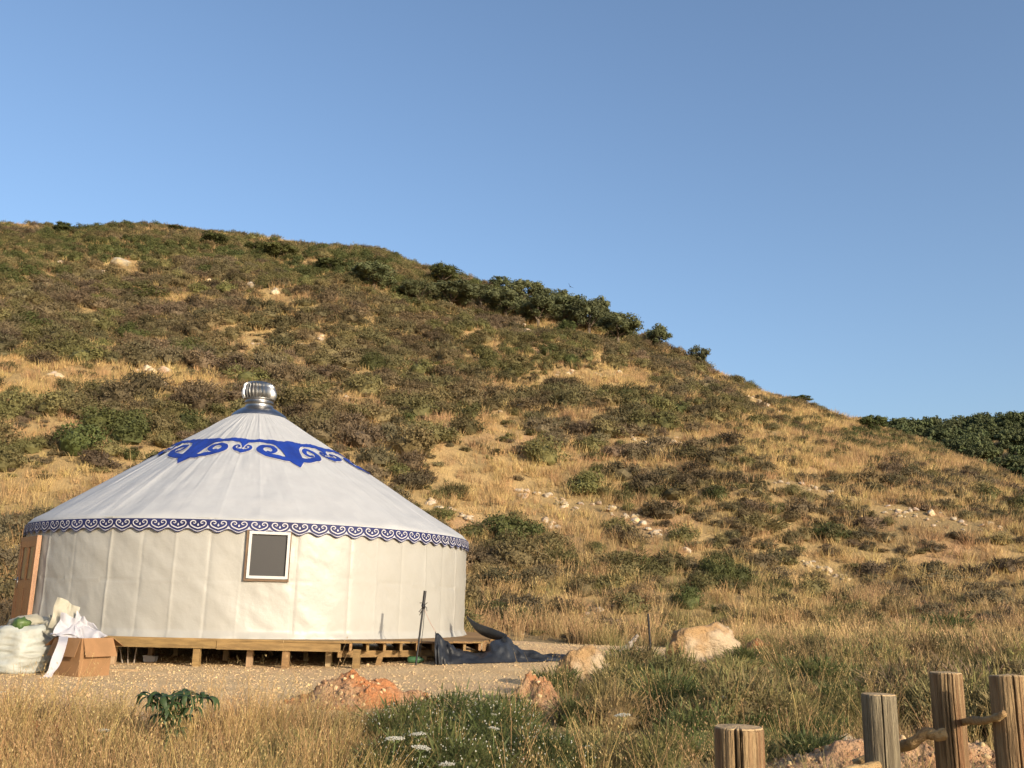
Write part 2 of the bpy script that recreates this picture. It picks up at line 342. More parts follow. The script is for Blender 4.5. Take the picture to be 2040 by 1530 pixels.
def grass_mesh(name, seed, n=14, h=0.45, spread=0.14, lean=0.3, wd=0.006, mat=None, heads=0, hs=0.012, head_mat=None, curve=0.3, split=2):
    """tuft of curved tapering blades; heads: drooping seed spikelets per blade"""
    rng = np.random.default_rng(seed); V, F, mi = [], [], []; n0 = 0
    for k in range(n):
        a = rng.uniform(0, 2 * np.pi); r0 = spread * math.sqrt(rng.uniform()); b = np.array([math.cos(a) * r0, math.sin(a) * r0, -0.02])
        a2 = a + rng.normal() * 0.9; ln = h * rng.uniform(0.55, 1.15); l0 = lean * rng.uniform(0.2, 1.2)
        out = np.array([math.cos(a2), math.sin(a2), 0]); sd = np.array([-math.sin(a2 + rng.normal()), math.cos(a2 + rng.normal()), 0]); sd /= np.linalg.norm(sd) + 1e-9
        pts = []
        for t in np.linspace(0, 1, split + 1):
            pts.append(b + np.array([0, 0, 1]) * ln * t * (1 - 0.25 * curve * t) + out * ln * (l0 * t + curve * t * t * 0.6))
        for j in range(split):
            wj, wj1 = wd * (1 - 0.75 * j / split), wd * (1 - 0.75 * (j + 1) / split)
            V += [pts[j] - sd * wj, pts[j] + sd * wj, pts[j + 1] + sd * wj1, pts[j + 1] - sd * wj1]; F.append((n0, n0 + 1, n0 + 2, n0 + 3)); mi.append(0); n0 += 4
        for q in range(heads):
            t = rng.uniform(0.62, 1.05); i = min(int(t * split), split - 1); p = pts[i] + (pts[i + 1] - pts[i]) * (t * split - i)
            p = p + rng.normal(size=3) * np.array([0.03, 0.03, 0.012]); s_ = hs * rng.uniform(0.6, 1.4); dn = np.array([rng.normal() * 0.35, rng.normal() * 0.35, -1]); dn /= np.linalg.norm(dn)
            sx = np.cross(dn, rng.normal(size=3)); sx /= np.linalg.norm(sx)
            V += [p, p + dn * s_ * 1.1 + sx * s_ * 0.38, p + dn * s_ * 2.4, p + dn * s_ * 1.1 - sx * s_ * 0.38]; F.append((n0, n0 + 1, n0 + 2, n0 + 3)); mi.append(1 if head_mat else 0); n0 += 4
    me = bpy.data.meshes.new(name); me.from_pydata(np.array(V).tolist(), [], F); me.materials.append(mat)
    if head_mat: me.materials.append(head_mat); me.polygons.foreach_set('material_index', np.array(mi, np.int32))
    me.update(); return me
def scatter(name, meshes, P, rot, scl, idx, label, cat):
    """one object of kind stuff: geometry-node copies of small meshes on points"""
    P = np.asarray(P, np.float32); me = bpy.data.meshes.new(name); me.vertices.add(len(P)); me.vertices.foreach_set('co', P.ravel())
    for nm, ty, key, arr in (('rot', 'FLOAT_VECTOR', 'vector', rot), ('scl', 'FLOAT_VECTOR', 'vector', scl), ('idx', 'INT', 'value', idx)):
        a = me.attributes.new(nm, ty, 'POINT'); a.data.foreach_set(key, np.ascontiguousarray(arr, np.int32 if ty == 'INT' else np.float32).ravel())
    me.update(); o = obj(name, me); tag(o, label, cat, kind='stuff')
    g = bpy.data.node_groups.new(name + '_scatter', 'GeometryNodeTree')
    g.interface.new_socket('Geometry', in_out='INPUT', socket_type='NodeSocketGeometry'); g.interface.new_socket('Geometry', in_out='OUTPUT', socket_type='NodeSocketGeometry')
    N, L = g.nodes, g.links; gi = N.new('NodeGroupInput'); go = N.new('NodeGroupOutput'); iop = N.new('GeometryNodeInstanceOnPoints'); jn = N.new('GeometryNodeJoinGeometry')
    for m_ in meshes:
        po = bpy.data.objects.new(m_.name + '_source', m_); oi = N.new('GeometryNodeObjectInfo'); oi.inputs['Object'].default_value = po
        gti = N.new('GeometryNodeGeometryToInstance'); L.new(oi.outputs['Geometry'], gti.inputs[0]); L.new(gti.outputs[0], jn.inputs[0])
    def na(nm, ty):
        n = N.new('GeometryNodeInputNamedAttribute'); n.data_type = ty; n.inputs['Name'].default_value = nm; return n.outputs[0]
    e2r = N.new('FunctionNodeEulerToRotation'); L.new(na('rot', 'FLOAT_VECTOR'), e2r.inputs[0])
    iop.inputs['Pick Instance'].default_value = True
    L.new(gi.outputs[0], iop.inputs['Points']); L.new(jn.outputs[0], iop.inputs['Instance']); L.new(na('idx', 'INT'), iop.inputs['Instance Index'])
    L.new(e2r.outputs[0], iop.inputs['Rotation']); L.new(na('scl', 'FLOAT_VECTOR'), iop.inputs['Scale']); L.new(iop.outputs[0], go.inputs[0])
    md = o.modifiers.new('scatter', 'NODES'); md.node_group = g
    return o
def stuff(name, meshes, x, y, label, cat, smin, smax, seed=0, tilt=0.12, sink=0.0, zs=(0.85, 1.2), prob=None, size=None):
    r = np.random.default_rng(seed); n = len(x); z = terr(x, y) - sink
    rot = np.stack([r.normal(size=n) * tilt, r.normal(size=n) * tilt, r.uniform(0, 6.283, n)], 1)
    s_ = r.uniform(smin, smax, n) if size is None else size * r.uniform(smin, smax, n)
    scl = np.stack([s_, s_, s_ * r.uniform(zs[0], zs[1], n)], 1)
    idx = r.integers(0, len(meshes), n) if prob is None else r.choice(len(meshes), n, p=prob)
    return scatter(name, meshes, np.stack([x, y, z], 1), rot, scl, idx, label, cat)

# ------------------------------------------------------------------ yurt
YX, YY, RW, ZF, ZE = -5.331, 20.593, 4.43, 0.50, 2.39
YD = -np.array([YX, YY]) / math.hypot(YX, YY); YE = np.array([-YD[1], YD[0]])
def ring(phi, r, z):
    phi, r, z = np.broadcast_arrays(np.asarray(phi, float), np.asarray(r, float), np.asarray(z, float))
    x = YX + r * (np.cos(phi) * YD[0] + np.sin(phi) * YE[0]); y = YY + r * (np.cos(phi) * YD[1] + np.sin(phi) * YE[1])
    x = x - 0.20 * np.clip((z - 2.5) / 2.5, 0, 1.4)      # the crown sits a little off centre
    return np.stack([x, y, z], -1)
M['wall_canvas'] = pm('wall_canvas', (0.305, 0.296, 0.270), (0.29, 0.28, 0.253), 1.6, 6, 0.42, 0.22, 14, 0.02, spec=0.45)
M['roof_canvas'] = pm('roof_canvas', (0.345, 0.35, 0.36), (0.32, 0.325, 0.335), 2.2, 6, 0.62, 0.18, 10, 0.02, spec=0.3)
M['cobalt'] = pm('cobalt_canvas', (0.009, 0.034, 0.23), (0.008, 0.025, 0.17), 3, 3, 0.6, 0.15, 20)
M['navy'] = pm('navy_canvas', (0.009, 0.011, 0.055), (0.013, 0.018, 0.085), 1.5, 3, 0.65)
M['trim_white'] = pm('trim_white', (0.40, 0.39, 0.415), rough=0.7)
M['steel'] = pm('galvanised_steel', (0.33, 0.325, 0.32), (0.26, 0.26, 0.26), 6, 4, 0.36, metal=1.0)
M['steel_dark'] = pm('flashing_steel', (0.34, 0.34, 0.35), (0.26, 0.26, 0.27), 6, 4, 0.35, metal=1.0)
M['door_wood'] = pm('door_wood', (0.30, 0.125, 0.038), (0.20, 0.075, 0.024), 5, 6, 0.35, 0.2, 30, stretch=(6, 6, 0.35), spec=0.5)
M['door_frame'] = pm('door_frame_wood', (0.25, 0.115, 0.042), (0.18, 0.078, 0.03), 5, 6, 0.4, 0.2, 30, stretch=(6, 6, 0.35), spec=0.5)
M['dark_glass'] = pm('dark_glass', (0.03, 0.03, 0.03), rough=0.08, spec=0.6)
M['screen'] = pm('window_screen', (0.03, 0.028, 0.029), (0.022, 0.021, 0.022), 260, 2, 0.45)
M['dark_trim'] = pm('window_trim', (0.15, 0.095, 0.055), (0.10, 0.06, 0.035), 4, 5, 0.7)
M['upvc'] = pm('white_frame', (0.42, 0.41, 0.40), rough=0.4)
M['lumber'] = pm('treated_lumber', (0.27, 0.165, 0.068), (0.18, 0.108, 0.045), 3, 7, 0.75, 0.4, 12, stretch=(1.2, 5, 8), rnd=0.15)
M['lumber_grey'] = pm('weathered_lumber', (0.36, 0.25, 0.15), (0.27, 0.18, 0.10), 3, 7, 0.8, 0.4, 12, stretch=(6, 6, 0.8), rnd=0.2)

yurt = thing('yurt', 'round white canvas yurt with blue scrollwork and steel roof ventilator on a timber deck', 'yurt', (YX, YY, ZF))
YL = np.array([YX, YY, ZF])
def ypart(mb, name, mat, parent=None, smooth=False):
    mb.v = [np.concatenate(mb.v) - YL]
    return mb.build(name, M[mat], parent or yurt, smooth)
rng = np.random.default_rng(3)
# wall: canvas with stored fold lines, sags between them and a loose hem
creases = np.radians(np.array([-178, -165, -152, -139, -126, -113, -100, -88, -77, -66, -54, -43.5, -33, -25, -17.5, -10, -3.4, 8.5, 14.5, 21, 28, 35.5, 44, 52, 60.5, 69, 78, 90, 103, 116, 129, 142, 155, 168]))
ph = np.radians(np.concatenate([np.arange(-180, -95, 1.2), np.arange(-95, 95, 0.22), np.arange(95, 180, 1.2)]))
zz = np.concatenate([np.linspace(0.43, 0.60, 9), np.linspace(0.62, 2.44, 60)])
PH, ZZ = np.meshgrid(ph, zz); sA = PH * RW
dist = np.abs((PH[..., None] - creases)) * RW; near_i = np.argmin(dist, -1); dmin = np.min(dist, -1)
camp = np.where(near_i % 2 == 0, 1.0, -0.55) * (0.6 + 0.4 * np.sin(near_i * 2.7))
rdisp = 0.022 * camp * np.exp(-dmin / 0.022)
side = sstep(0, 0.02, np.take(creases, near_i) - PH)
rdisp += 0.006 * (side - 0.5) * np.exp(-dmin / 0.05)
hz = 1.42 + 0.025 * np.sin(PH * 3)
rdisp += 0.009 * np.exp(-np.abs(ZZ - hz) / 0.014) * np.sign(np.sin(PH * 17 + 1)) * (0.5 + 0.5 * vnoise(PH * 7, 2.2)) * 1.5
rdisp += 0.013 * fbm(sA * 1.3 + ZZ * 0.7, ZZ * 0.9 - sA * 0.35, seed=21, octaves=3) * (0.5 + 0.6 * sstep(1.6, 0.6, ZZ))
rdisp += 0.007 * fbm(sA * 3.1 + ZZ * 2.6, ZZ * 2.0 - sA * 1.2, seed=22, octaves=3)
rdisp += 0.013 * np.maximum(0, vnoise(sA * 2.0 + ZZ * 3.0, ZZ * 0.55, seed=25) - 0.25)
rdisp += (0.055 + 0.02 * vnoise(sA * 2.2, 0.3, seed=23)) * sstep(0.62, 0.43, ZZ) + 0.02 * fbm(sA * 4, 1.0, seed=26, octaves=2) * sstep(0.62, 0.43, ZZ)
zbot = np.where(ZZ < 0.62, ZZ + (0.030 * vnoise(sA * 1.4, 8.0, seed=24)) * sstep(0.62, 0.43, ZZ), ZZ)
ypart(MB().grid(ring(PH, RW + rdisp, zbot)), 'wall', 'wall_canvas', smooth=True)
# roof
RT, ZT, RB, ZB = 0.57, 5.00, 4.36, 2.50
def roof_r(z): return RT + (ZT - z) / (ZT - ZB) * (RB - RT)
nrm_r, nrm_z = (ZT - ZB), (RB - RT); _l = math.hypot(nrm_r, nrm_z); nrm_r /= _l; nrm_z /= _l
def roof_disp(phi, k):      # k: 0 at the crown, 1 at the eave
    seam = np.abs(((phi * 180 / np.pi + 400.5) % 9.0) - 4.5)
    f = 0.006 * np.exp(-seam / 0.35) * sstep(0.02, 0.12, k)
    f = f + 0.013 * vnoise(phi * 9.0, k * 1.1, seed=41) * (0.25 + k) * (0.55 + 0.7 * sstep(0.1, -0.9, phi))
    f = f + 0.012 * np.abs(vnoise(phi * 20.0, k * 1.6, seed=42)) * sstep(0.1, -0.7, phi)
    f = f + 0.010 * fbm(phi * 14, k * 7, seed=43, octaves=3) + 0.012 * vnoise(phi * 5, k * 16, seed=44) * sstep(0.6, 0.95, k)
    f = f - 0.006 * np.sin(np.pi * np.clip(k, 0, 1)) * np.abs(np.sin(phi * 20)) ** 0.7
    return f * sstep(0.0, 0.05, k)
ph2 = np.radians(np.concatenate([np.arange(-180, -100, 1.5), np.arange(-100, 100, 0.35), np.arange(100, 181, 1.5)]))
kk = np.concatenate([np.linspace(0, 0.9, 48), np.linspace(0.915, 1, 8)])
PH2, KK = np.meshgrid(ph2, kk); zr = ZT + (ZB - ZT) * KK; dd = roof_disp(PH2, KK)
P = ring(PH2, roof_r(zr) + dd * nrm_r, zr + dd * nrm_z)
rim = []
for q, (rr_, zz_) in enumerate([(4.43, 2.45), (4.45, 2.41), (4.45, 2.365)]):
    rim.append(ring(ph2, rr_ + 0.008 * vnoise(ph2 * 12, q, seed=45), zz_ + (0.018 * vnoise(ph2 * 6, 1.0, seed=46) if q == 0 else 0)))
roof = ypart(MB().grid(np.concatenate([P, np.stack(rim)], 0)), 'roof', 'roof_canvas', smooth=True)
# cobalt scrollwork on the roof: units of a tip, hooks and a heart
def on_roof(phi, z, off):
    k = (ZT - z) / (ZT - ZB); dsp = roof_disp(phi, k) + off
    return ring(phi, roof_r(z) + dsp * nrm_r, z + dsp * nrm_z)
def stroke2d(pts, wd, n=40):
    c = spline(pts, n); wv = np.interp(np.linspace(0, 1, n), np.linspace(0, 1, len(wd)), wd)
    asp = np.array([0.95, 1.13]); g = np.gradient(c * asp, axis=0); g /= np.linalg.norm(g, axis=1)[:, None] + 1e-9
    nn = np.stack([-g[:, 1], g[:, 0]], 1) / asp
    return np.stack([c - nn * wv[:, None] / 2, c + nn * wv[:, None] / 2], 1)
def ornament(mb, center, grow, base, UNIT):
    def put(G, off):
        ph_ = center + G[..., 0] * np.where(G[..., 0] < 0, UNIT[0], UNIT[1]); z_ = 4.235 - 0.63 * G[..., 1]
        mb.grid(on_roof(ph_, z_, base + off))
    g = grow
    us = np.linspace(-1, 1, 81); au = np.abs(us)
    lowr = np.interp(au, [0, 0.04, 0.1, 0.3, 0.5, 0.64, 0.74, 0.80, 0.84, 0.87, 0.90, 0.95, 1.0], [0.40, 0.24, 0.15, 0.12, 0.125, 0.17, 0.27, 0.42, 0.66, 0.80, 0.845, 0.92, 1.0])
    top = 0.015 * np.sin(us * 9)
    G = np.stack([np.stack([us, top - g], 1) + (np.stack([us * 0, (lowr - top + 2 * g) * q], 1)) for q in np.linspace(0, 1, 12)], 0)
    put(G, 0.0)
    for sg in (-1, 1):
        hook = [(0.93, 0.70), (0.80, 0.72), (0.62, 0.66), (0.46, 0.585), (0.36, 0.46), (0.385, 0.33), (0.50, 0.265), (0.62, 0.31), (0.66, 0.43), (0.58, 0.52), (0.49, 0.475)]
        put(stroke2d(np.array(hook) * (sg, 1), np.array([0.22, 0.17, 0.15, 0.145, 0.135, 0.125, 0.115, 0.10, 0.10, 0.085, 0.05]) + 2 * g, 56), 0.004)
        curl = [(0.0, 0.50), (0.09, 0.475), (0.165, 0.40), (0.16, 0.31), (0.095, 0.29), (0.065, 0.345), (0.10, 0.385)]
        put(stroke2d(np.array(curl) * (sg, 1), np.array([0.13, 0.10, 0.065, 0.05, 0.045, 0.04, 0.03]) + 2 * g, 30), 0.004 + 0.002 * sg)
    hz_ = np.linspace(-0.12, 0.12, 9); hv = 0.60 - np.abs(hz_) * 0.9
    put(np.stack([np.stack([hz_, np.full(9, 0.44) - g], 1), np.stack([hz_, hv + g], 1)], 0), 0.009)
for cd, ul, ur in ((-9, 25.5, 25.5), (40, 23.5, 55), (-58, 40, 23.5), (116, 31, 31), (178, 31, 31), (-124.5, 26.5, 26.5)):
    c, UN = math.radians(cd), (math.radians(ul), math.radians(ur))
    mb = MB(); ornament(mb, c, 0.022, 0.006, UN); pipe = ypart(mb, 'white_piping', 'trim_white', roof, True)
    mb = MB(); ornament(mb, c, 0.0, 0.018, UN); ypart(mb, 'blue_scroll', 'cobalt', roof, True)
# scalloped valance: pale band, navy ground, pale heart scrolls
NV = 84; PITCHV = 2 * math.pi / NV; HV = 0.215; RV = 4.468; ZV = 2.41
def val_ripple(phi): return 0.012 * vnoise(phi * 16, 0.4, seed=51)
def vz(v): return ZV - HV * v
ang = np.linspace(-math.pi, math.pi, NV * 12 + 1)
def ucell(phi): return ((phi / PITCHV + 0.5) % 1.0) - 0.5
u = ucell(ang)
scal = 0.86 + 0.14 * np.cos(u * 2 * np.pi)
rows = [ring(ang, RV + val_ripple(ang) * q + 0.012 * q, vz(scal * q)) for q in np.linspace(0, 1, 7)]
val = ypart(MB().grid(np.stack(rows)), 'valance', 'trim_white', smooth=True)
rows = [ring(ang, RV + val_ripple(ang) * q + 0.012 * q + 0.003, vz(scal * q)) for q in (0.955, 1.0, 1.02)]
ypart(MB().grid(np.stack(rows)), 'hem', 'navy', val, True)
au = np.abs(u) * 2
nb = np.interp(au, [0, 0.2, 0.45, 0.7, 0.84, 0.93, 1.0], [0.895, 0.865, 0.79, 0.70, 0.63, 0.55, 0.44])
rows = [ring(ang, RV + val_ripple(ang) * q + 0.012 * q + 0.004, vz(nb * q - 0.005 * (q < 0.01))) for q in np.linspace(0, 1, 7)]
ypart(MB().grid(np.stack(rows)), 'navy_band', 'navy', val, True)
def motif_mesh():
    mb = MB(); s_x, s_z = PITCHV * RV, HV
    def st(pts, wd, n, off):
        c = spline(pts, n) * np.array([s_x, -s_z]); wv = np.interp(np.linspace(0, 1, n), np.linspace(0, 1, len(wd)), wd)
        g = np.gradient(c, axis=0); g /= np.linalg.norm(g, axis=1)[:, None] + 1e-9; nn = np.stack([-g[:, 1], g[:, 0]], 1) * wv[:, None] / 2
        G = np.stack([c - nn, c + nn], 1); mb.grid(np.stack([G[..., 0], np.full(G.shape[:2], off), G[..., 1]], -1))
    for sg in (-1, 1):
        st(np.array([(0, 0.71), (0.16, 0.625), (0.31, 0.51), (0.385, 0.36), (0.365, 0.20), (0.27, 0.12), (0.16, 0.16), (0.125, 0.27), (0.19, 0.34), (0.245, 0.29)]) * (sg, 1), [0.018, 0.018, 0.018, 0.017, 0.017, 0.016, 0.015, 0.013, 0.010], 34, -0.004 - 0.0012 * (sg > 0))
    t = np.linspace(0, 1, 9); hw = np.array([0, 0.010, 0.02, 0.034, 0.044, 0.047, 0.042, 0.027, 0.0]); vv = 0.30 + 0.235 * t
    G = np.stack([np.stack([-hw * s_x, -vv * s_z], 1), np.stack([hw * s_x, -vv * s_z], 1)], 1)
    mb.grid(np.stack([G[..., 0], np.full(G.shape[:2], -0.004), G[..., 1]], -1))
    m = mb.mesh('scroll_motif'); m.materials.append(M['trim_white']); return m
mm = motif_mesh()
for k in range(-23, 24):
    a = k * PITCHV; rr_ = RV + val_ripple(np.array(a)) * 0.45 + 0.010
    p = ring(a, rr_, ZV) - YL; o = obj('scroll_motif', mm, None, val, p)
    dirv = YD * math.cos(a) + YE * math.sin(a); o.rotation_euler = (math.atan2(0.012 + float(val_ripple(np.array(a))), HV) * -1.0, 0, math.atan2(dirv[1], dirv[0]) + math.pi / 2)
# turbine ventilator on the crown
vent = ypart(MB().grid(ring(np.linspace(0, 2 * np.pi, 65)[None], np.array([0.60, 0.585, 0.50, 0.40, 0.33, 0.315])[:, None], np.array([4.99, 5.03, 5.10, 5.165, 5.20, 5.215])[:, None])), 'ventilator', 'steel_dark', smooth=True)
def lathe(prof, n=65, fl=0, famp=0.0):
    a = np.linspace(0, 2 * np.pi, n); prof = np.asarray(prof)
    saw = ((a * fl / (2 * np.pi)) % 1.0) if fl else 0 * a
    return MB().grid(ring(a[None], prof[:, 0:1] * (1 + famp * (saw - 0.5)[None] * prof[:, 2:3]), prof[:, 1:2]))
ypart(lathe([(0.30, 5.19, 0), (0.315, 5.21, 0), (0.305, 5.225, 0), (0.305, 5.30, 0), (0.318, 5.305, 0), (0.318, 5.32, 0), (0.305, 5.325, 0), (0.305, 5.375, 0), (0.335, 5.385, 0), (0.335, 5.40, 0)]), 'neck', 'steel', vent, True)
tz = np.linspace(0, 1, 15)
prof = np.stack([0.315 + 0.033 * np.sin(np.pi * np.clip(tz * 1.15, 0, 1)) , 5.40 + 0.30 * tz, np.ones(15)], 1)
prof = np.concatenate([prof, [(0.30, 5.735, 0.8), (0.26, 5.765, 0.5), (0.20, 5.782, 0.1), (0.10, 5.79, 0), (0.0, 5.792, 0)]])
ypart(lathe(prof, 24 * 6 + 1, 24, 0.24), 'turbine', 'steel', vent, False)
# window: flat frame standing proud of the wall
def local_frame(phi, r, z):
    dv = YD * math.cos(phi) + YE * math.sin(phi); sv = -YD * math.sin(phi) + YE * math.cos(phi)
    Mx = np.stack([np.array([sv[0], sv[1], 0]), np.array([-dv[0], -dv[1], 0]), np.array([0, 0, 1.])], 1)
    return ring(phi, r, z), Mx
def lbox(mb, fr, c, size):
    o, Mx = fr; return mb.box(o + Mx @ np.asarray(c, float), size, Mx)
fr = local_frame(math.radians(2.35), RW + 0.03, 1.46)
win = ypart(lbox(MB(), fr, (0, 0.015, 0.39), (0.60, 0.012, 0.72)), 'window', 'screen')
mb = MB(); 
for sx in (-1, 1): lbox(mb, fr, (sx * 0.316, -0.005, 0.39), (0.046, 0.07, 0.78))
lbox(mb, fr, (0, -0.005, 0.02), (0.586, 0.07, 0.046)); lbox(mb, fr, (0, -0.005, 0.755), (0.586, 0.07, 0.046))
ypart(mb, 'frame', 'upvc', win)
mb = MB()
lbox(mb, fr, (-0.361, 0.004, 0.38), (0.036, 0.05, 0.83)); lbox(mb, fr, (0.350, 0.015, 0.38), (0.018, 0.05, 0.83)); lbox(mb, fr, (-0.008, 0.012, -0.028), (0.735, 0.06, 0.032))
ypart(mb, 'wood_trim', 'dark_trim', win)
mb = MB(); lbox(mb, fr, (0.0, -0.03, -0.072), (0.60, 0.02, 0.012)); 
# door on the far left flank
fr = local_frame(math.radians(-64.5), RW + 0.035, 0.50)
door = ypart(lbox(MB(), fr, (0, 0.02, 0.79), (1.00, 0.045, 1.56)), 'door', 'door_wood')
mb = MB()
for sx in (-1, 1): lbox(mb, fr, (sx * 0.53, 0.0, 0.815), (0.055, 0.075, 1.68))
lbox(mb, fr, (0, 0.0, 1.61), (1.003, 0.075, 0.08)); lbox(mb, fr, (0, -0.01, 0.0), (1.003, 0.12, 0.05))
ypart(mb, 'door_frame', 'door_frame', door)
for sx in (-1, 1):
    ypart(lbox(MB(), fr, (sx * 0.22, -0.006, 1.20), (0.30, 0.012, 0.62)), 'pane', 'dark_glass', door)
mb = MB()
for sx in (-0.435, 0.0, 0.435): lbox(mb, fr, (sx, -0.015, 0.79), (0.11, 0.03, 1.50))
for z_ in (0.10, 0.80, 1.53): lbox(mb, fr, (0, -0.017, z_), (0.96, 0.032, 0.14))
lbox(mb, fr, (0, -0.012, 0.45), (0.76, 0.024, 0.56))
ypart(mb, 'door_rail', 'door_wood', door)
mb = MB(); o_, Mx = fr
mb.tube([o_ + Mx @ np.array(q) for q in ((-0.43, -0.03, 0.88), (-0.43, -0.085, 0.88), (-0.41, -0.095, 0.88), (-0.30, -0.095, 0.875))], 0.013, 8)
lbox(mb, fr, (-0.43, -0.036, 0.83), (0.045, 0.012, 0.20))
ypart(mb, 'handle', 'steel', door, True)

# ------------------------------------------------------------------ timber deck
DP = np.array([(-7.15, 16.07), (-2.66, 16.10), (-0.42, 17.35), (0.05, 21.2), (-2.0, 25.2), (-8.2, 25.3), (-10.3, 22.6), (-10.0, 18.4)])
deck = thing('timber_deck', 'raised timber deck on short posts carrying the round yurt', 'deck', (-5.0, 18.0, 0.0)); DL = np.array([-5.0, 18.0, 0])
def dpart(mb, name, mat, parent=None): mb.v = [np.concatenate(mb.v) - DL]; return mb.build(name, M[mat], parent or deck)
def span(poly, val, ax):
    xs = []
    for i in range(len(poly)):
        a, b = poly[i], poly[(i + 1) % len(poly)]
        if (a[ax] - val) * (b[ax] - val) < 0: t = (val - a[ax]) / (b[ax] - a[ax]); xs.append(a[1 - ax] + t * (b[1 - ax] - a[1 - ax]))
    return (min(xs), max(xs)) if len(xs) >= 2 else None
rng = np.random.default_rng(8)
for y in np.arange(16.17, 25.2, 0.18):
    a = span(DP, y, 1)
    if a: dpart(MB().box(((a[0] + a[1]) / 2, y, 0.468), (a[1] - a[0] + rng.uniform(-0.02, 0.05), 0.172, 0.03)), 'plank', 'lumber')
# rim boards and beams
def edge_bar(a, b, z0, z1, th, name='beam', mat='lumber', inset=0.0):
    a, b = np.array([*a, (z0 + z1) / 2]), np.array([*b, (z0 + z1) / 2]); return dpart(MB().bar(a, b, th, z1 - z0), name, mat)
edge_bar((-7.10, 16.10), (-4.72, 16.115), 0.325, 0.452, 0.045)
edge_bar((-4.71, 16.11), (-2.70, 16.13), 0.315, 0.452, 0.045)
edge_bar((-7.12, 16.10), (-9.98, 18.4), 0.32, 0.452, 0.045)
bc = DP[2] - DP[1]; bn = bc / np.linalg.norm(bc); pn = np.array([-bn[1], bn[0]])
edge_bar(DP[1] + pn * 0.30 + bn * 0.02, DP[2] + pn * 0.30 + bn * 0.25, 0.215, 0.325, 0.05)
edge_bar(DP[2] + bn * 0.03, DP[3], 0.32, 0.452, 0.045)
for t in np.linspace(0.05, 0.98, 9):
    q = DP[1] + bc * t
    dpart(MB().bar([q[0], q[1] + 0.05, 0.388], [q[0] - 0.55, q[1] + 3.2, 0.388], 0.045, 0.122), 'joist', 'lumber')
for x in np.linspace(-6.9, -3.0, 8):
    dpart(MB().bar([x, 16.16, 0.388], [x, 20.5, 0.388], 0.045, 0.12), 'joist', 'lumber')
legs = [(225, 16.35, 0.10), (392, 16.17, 0.105), (498, 16.45, 0.09), (570, 16.19, 0.10), (655, 16.7, 0.10), (710, 16.16, 0.11), (300, 17.6, 0.09), (450, 17.9, 0.09), (610, 18.2, 0.09), (350, 19.0, 0.09), (540, 19.6, 0.09)]
for px, Y, wd in legs:
    x = at_y(px, 1310, Y)[0]; z0 = gz(x, Y) - 0.05
    dpart(MB().box((x, Y, (z0 + 0.33) / 2), (wd, 0.09, 0.33 - z0 + 0.05), jit=0.008, rng=rng), 'leg', 'lumber' if Y < 16.3 else 'lumber_grey')
for t, lean in ((0.30, 0.05), (0.62, 0.02), (0.95, 0.0)):
    q = DP[1] + bc * t + pn * 0.26; z0 = gz(*q) - 0.05
    dpart(MB().bar([q[0] - lean, q[1] - 0.02, z0], [q[0], q[1], 0.225], 0.085, 0.085, up=(0, 1, 0)), 'leg', 'lumber')

# ------------------------------------------------------------------ things lying about the yard
M['card'] = pm('cardboard', (0.25, 0.135, 0.062), (0.21, 0.115, 0.052), 4, 4, 0.85, 0.15, 40)
M['sack'] = pm('woven_sack', (0.33, 0.345, 0.32), (0.27, 0.27, 0.235), 4, 6, 0.55, 0.4, 16, spec=0.35)
M['grey_bag'] = pm('grey_bag', (0.065, 0.07, 0.078), (0.045, 0.05, 0.055), 3, 4, 0.5, 0.3, 12)
M['white_cloth'] = pm('white_cloth', (0.36, 0.355, 0.385), (0.32, 0.31, 0.33), 3, 4, 0.75, 0.2, 14)
M['cream_cloth'] = pm('cream_cloth', (0.34, 0.315, 0.25), (0.27, 0.25, 0.19), 3, 4, 0.7, 0.2, 14)
M['tarp'] = pm('blue_black_tarp', (0.011, 0.012, 0.015), (0.022, 0.025, 0.031), 2.0, 5, 0.5, 0.4, 9, spec=0.3)
M['black_pole'] = pm('black_steel', (0.012, 0.012, 0.014), rough=0.5, metal=0.0)
M['rope'] = pm('rope', (0.35, 0.26, 0.22), rough=0.9)
M['melon'] = pm('green_scraps', (0.035, 0.07, 0.018), (0.08, 0.12, 0.035), 9, 3, 0.4, 0.3, 14)
M['bottle'] = pm('green_plastic', (0.05, 0.12, 0.05), rough=0.25, spec=0.5)
M['drift'] = pm('bleached_wood', (0.33, 0.28, 0.23), (0.20, 0.16, 0.13), 6, 5, 0.85, 0.5, 20)
def lump(name, mat, loc, rad, seed, sub=4, amp=0.2, freq=1.7, flat=-0.6, ridge=0.0, parent=None, smooth=True):
    V_, F_ = blob_core(None, (1, 1, 1), sub, 0.0)
    n_ = fbm(V_[:, 0] * freq + seed * 3.1, V_[:, 1] * freq, V_[:, 2] * freq, seed=seed, octaves=4)
    if ridge: n_ = n_ - ridge * np.abs(fbm(V_[:, 0] * freq * 1.6, V_[:, 1] * freq * 1.6, V_[:, 2] * freq * 3.0 + 5, seed=seed + 5, octaves=3))
    V_ = V_ * (1 + amp * n_)[:, None]; V_[:, 2] = np.maximum(V_[:, 2], flat); V_ = V_ * np.asarray(rad)
    return obj(name, fast_mesh(name, V_, F_, smooth), M[mat], parent, loc)
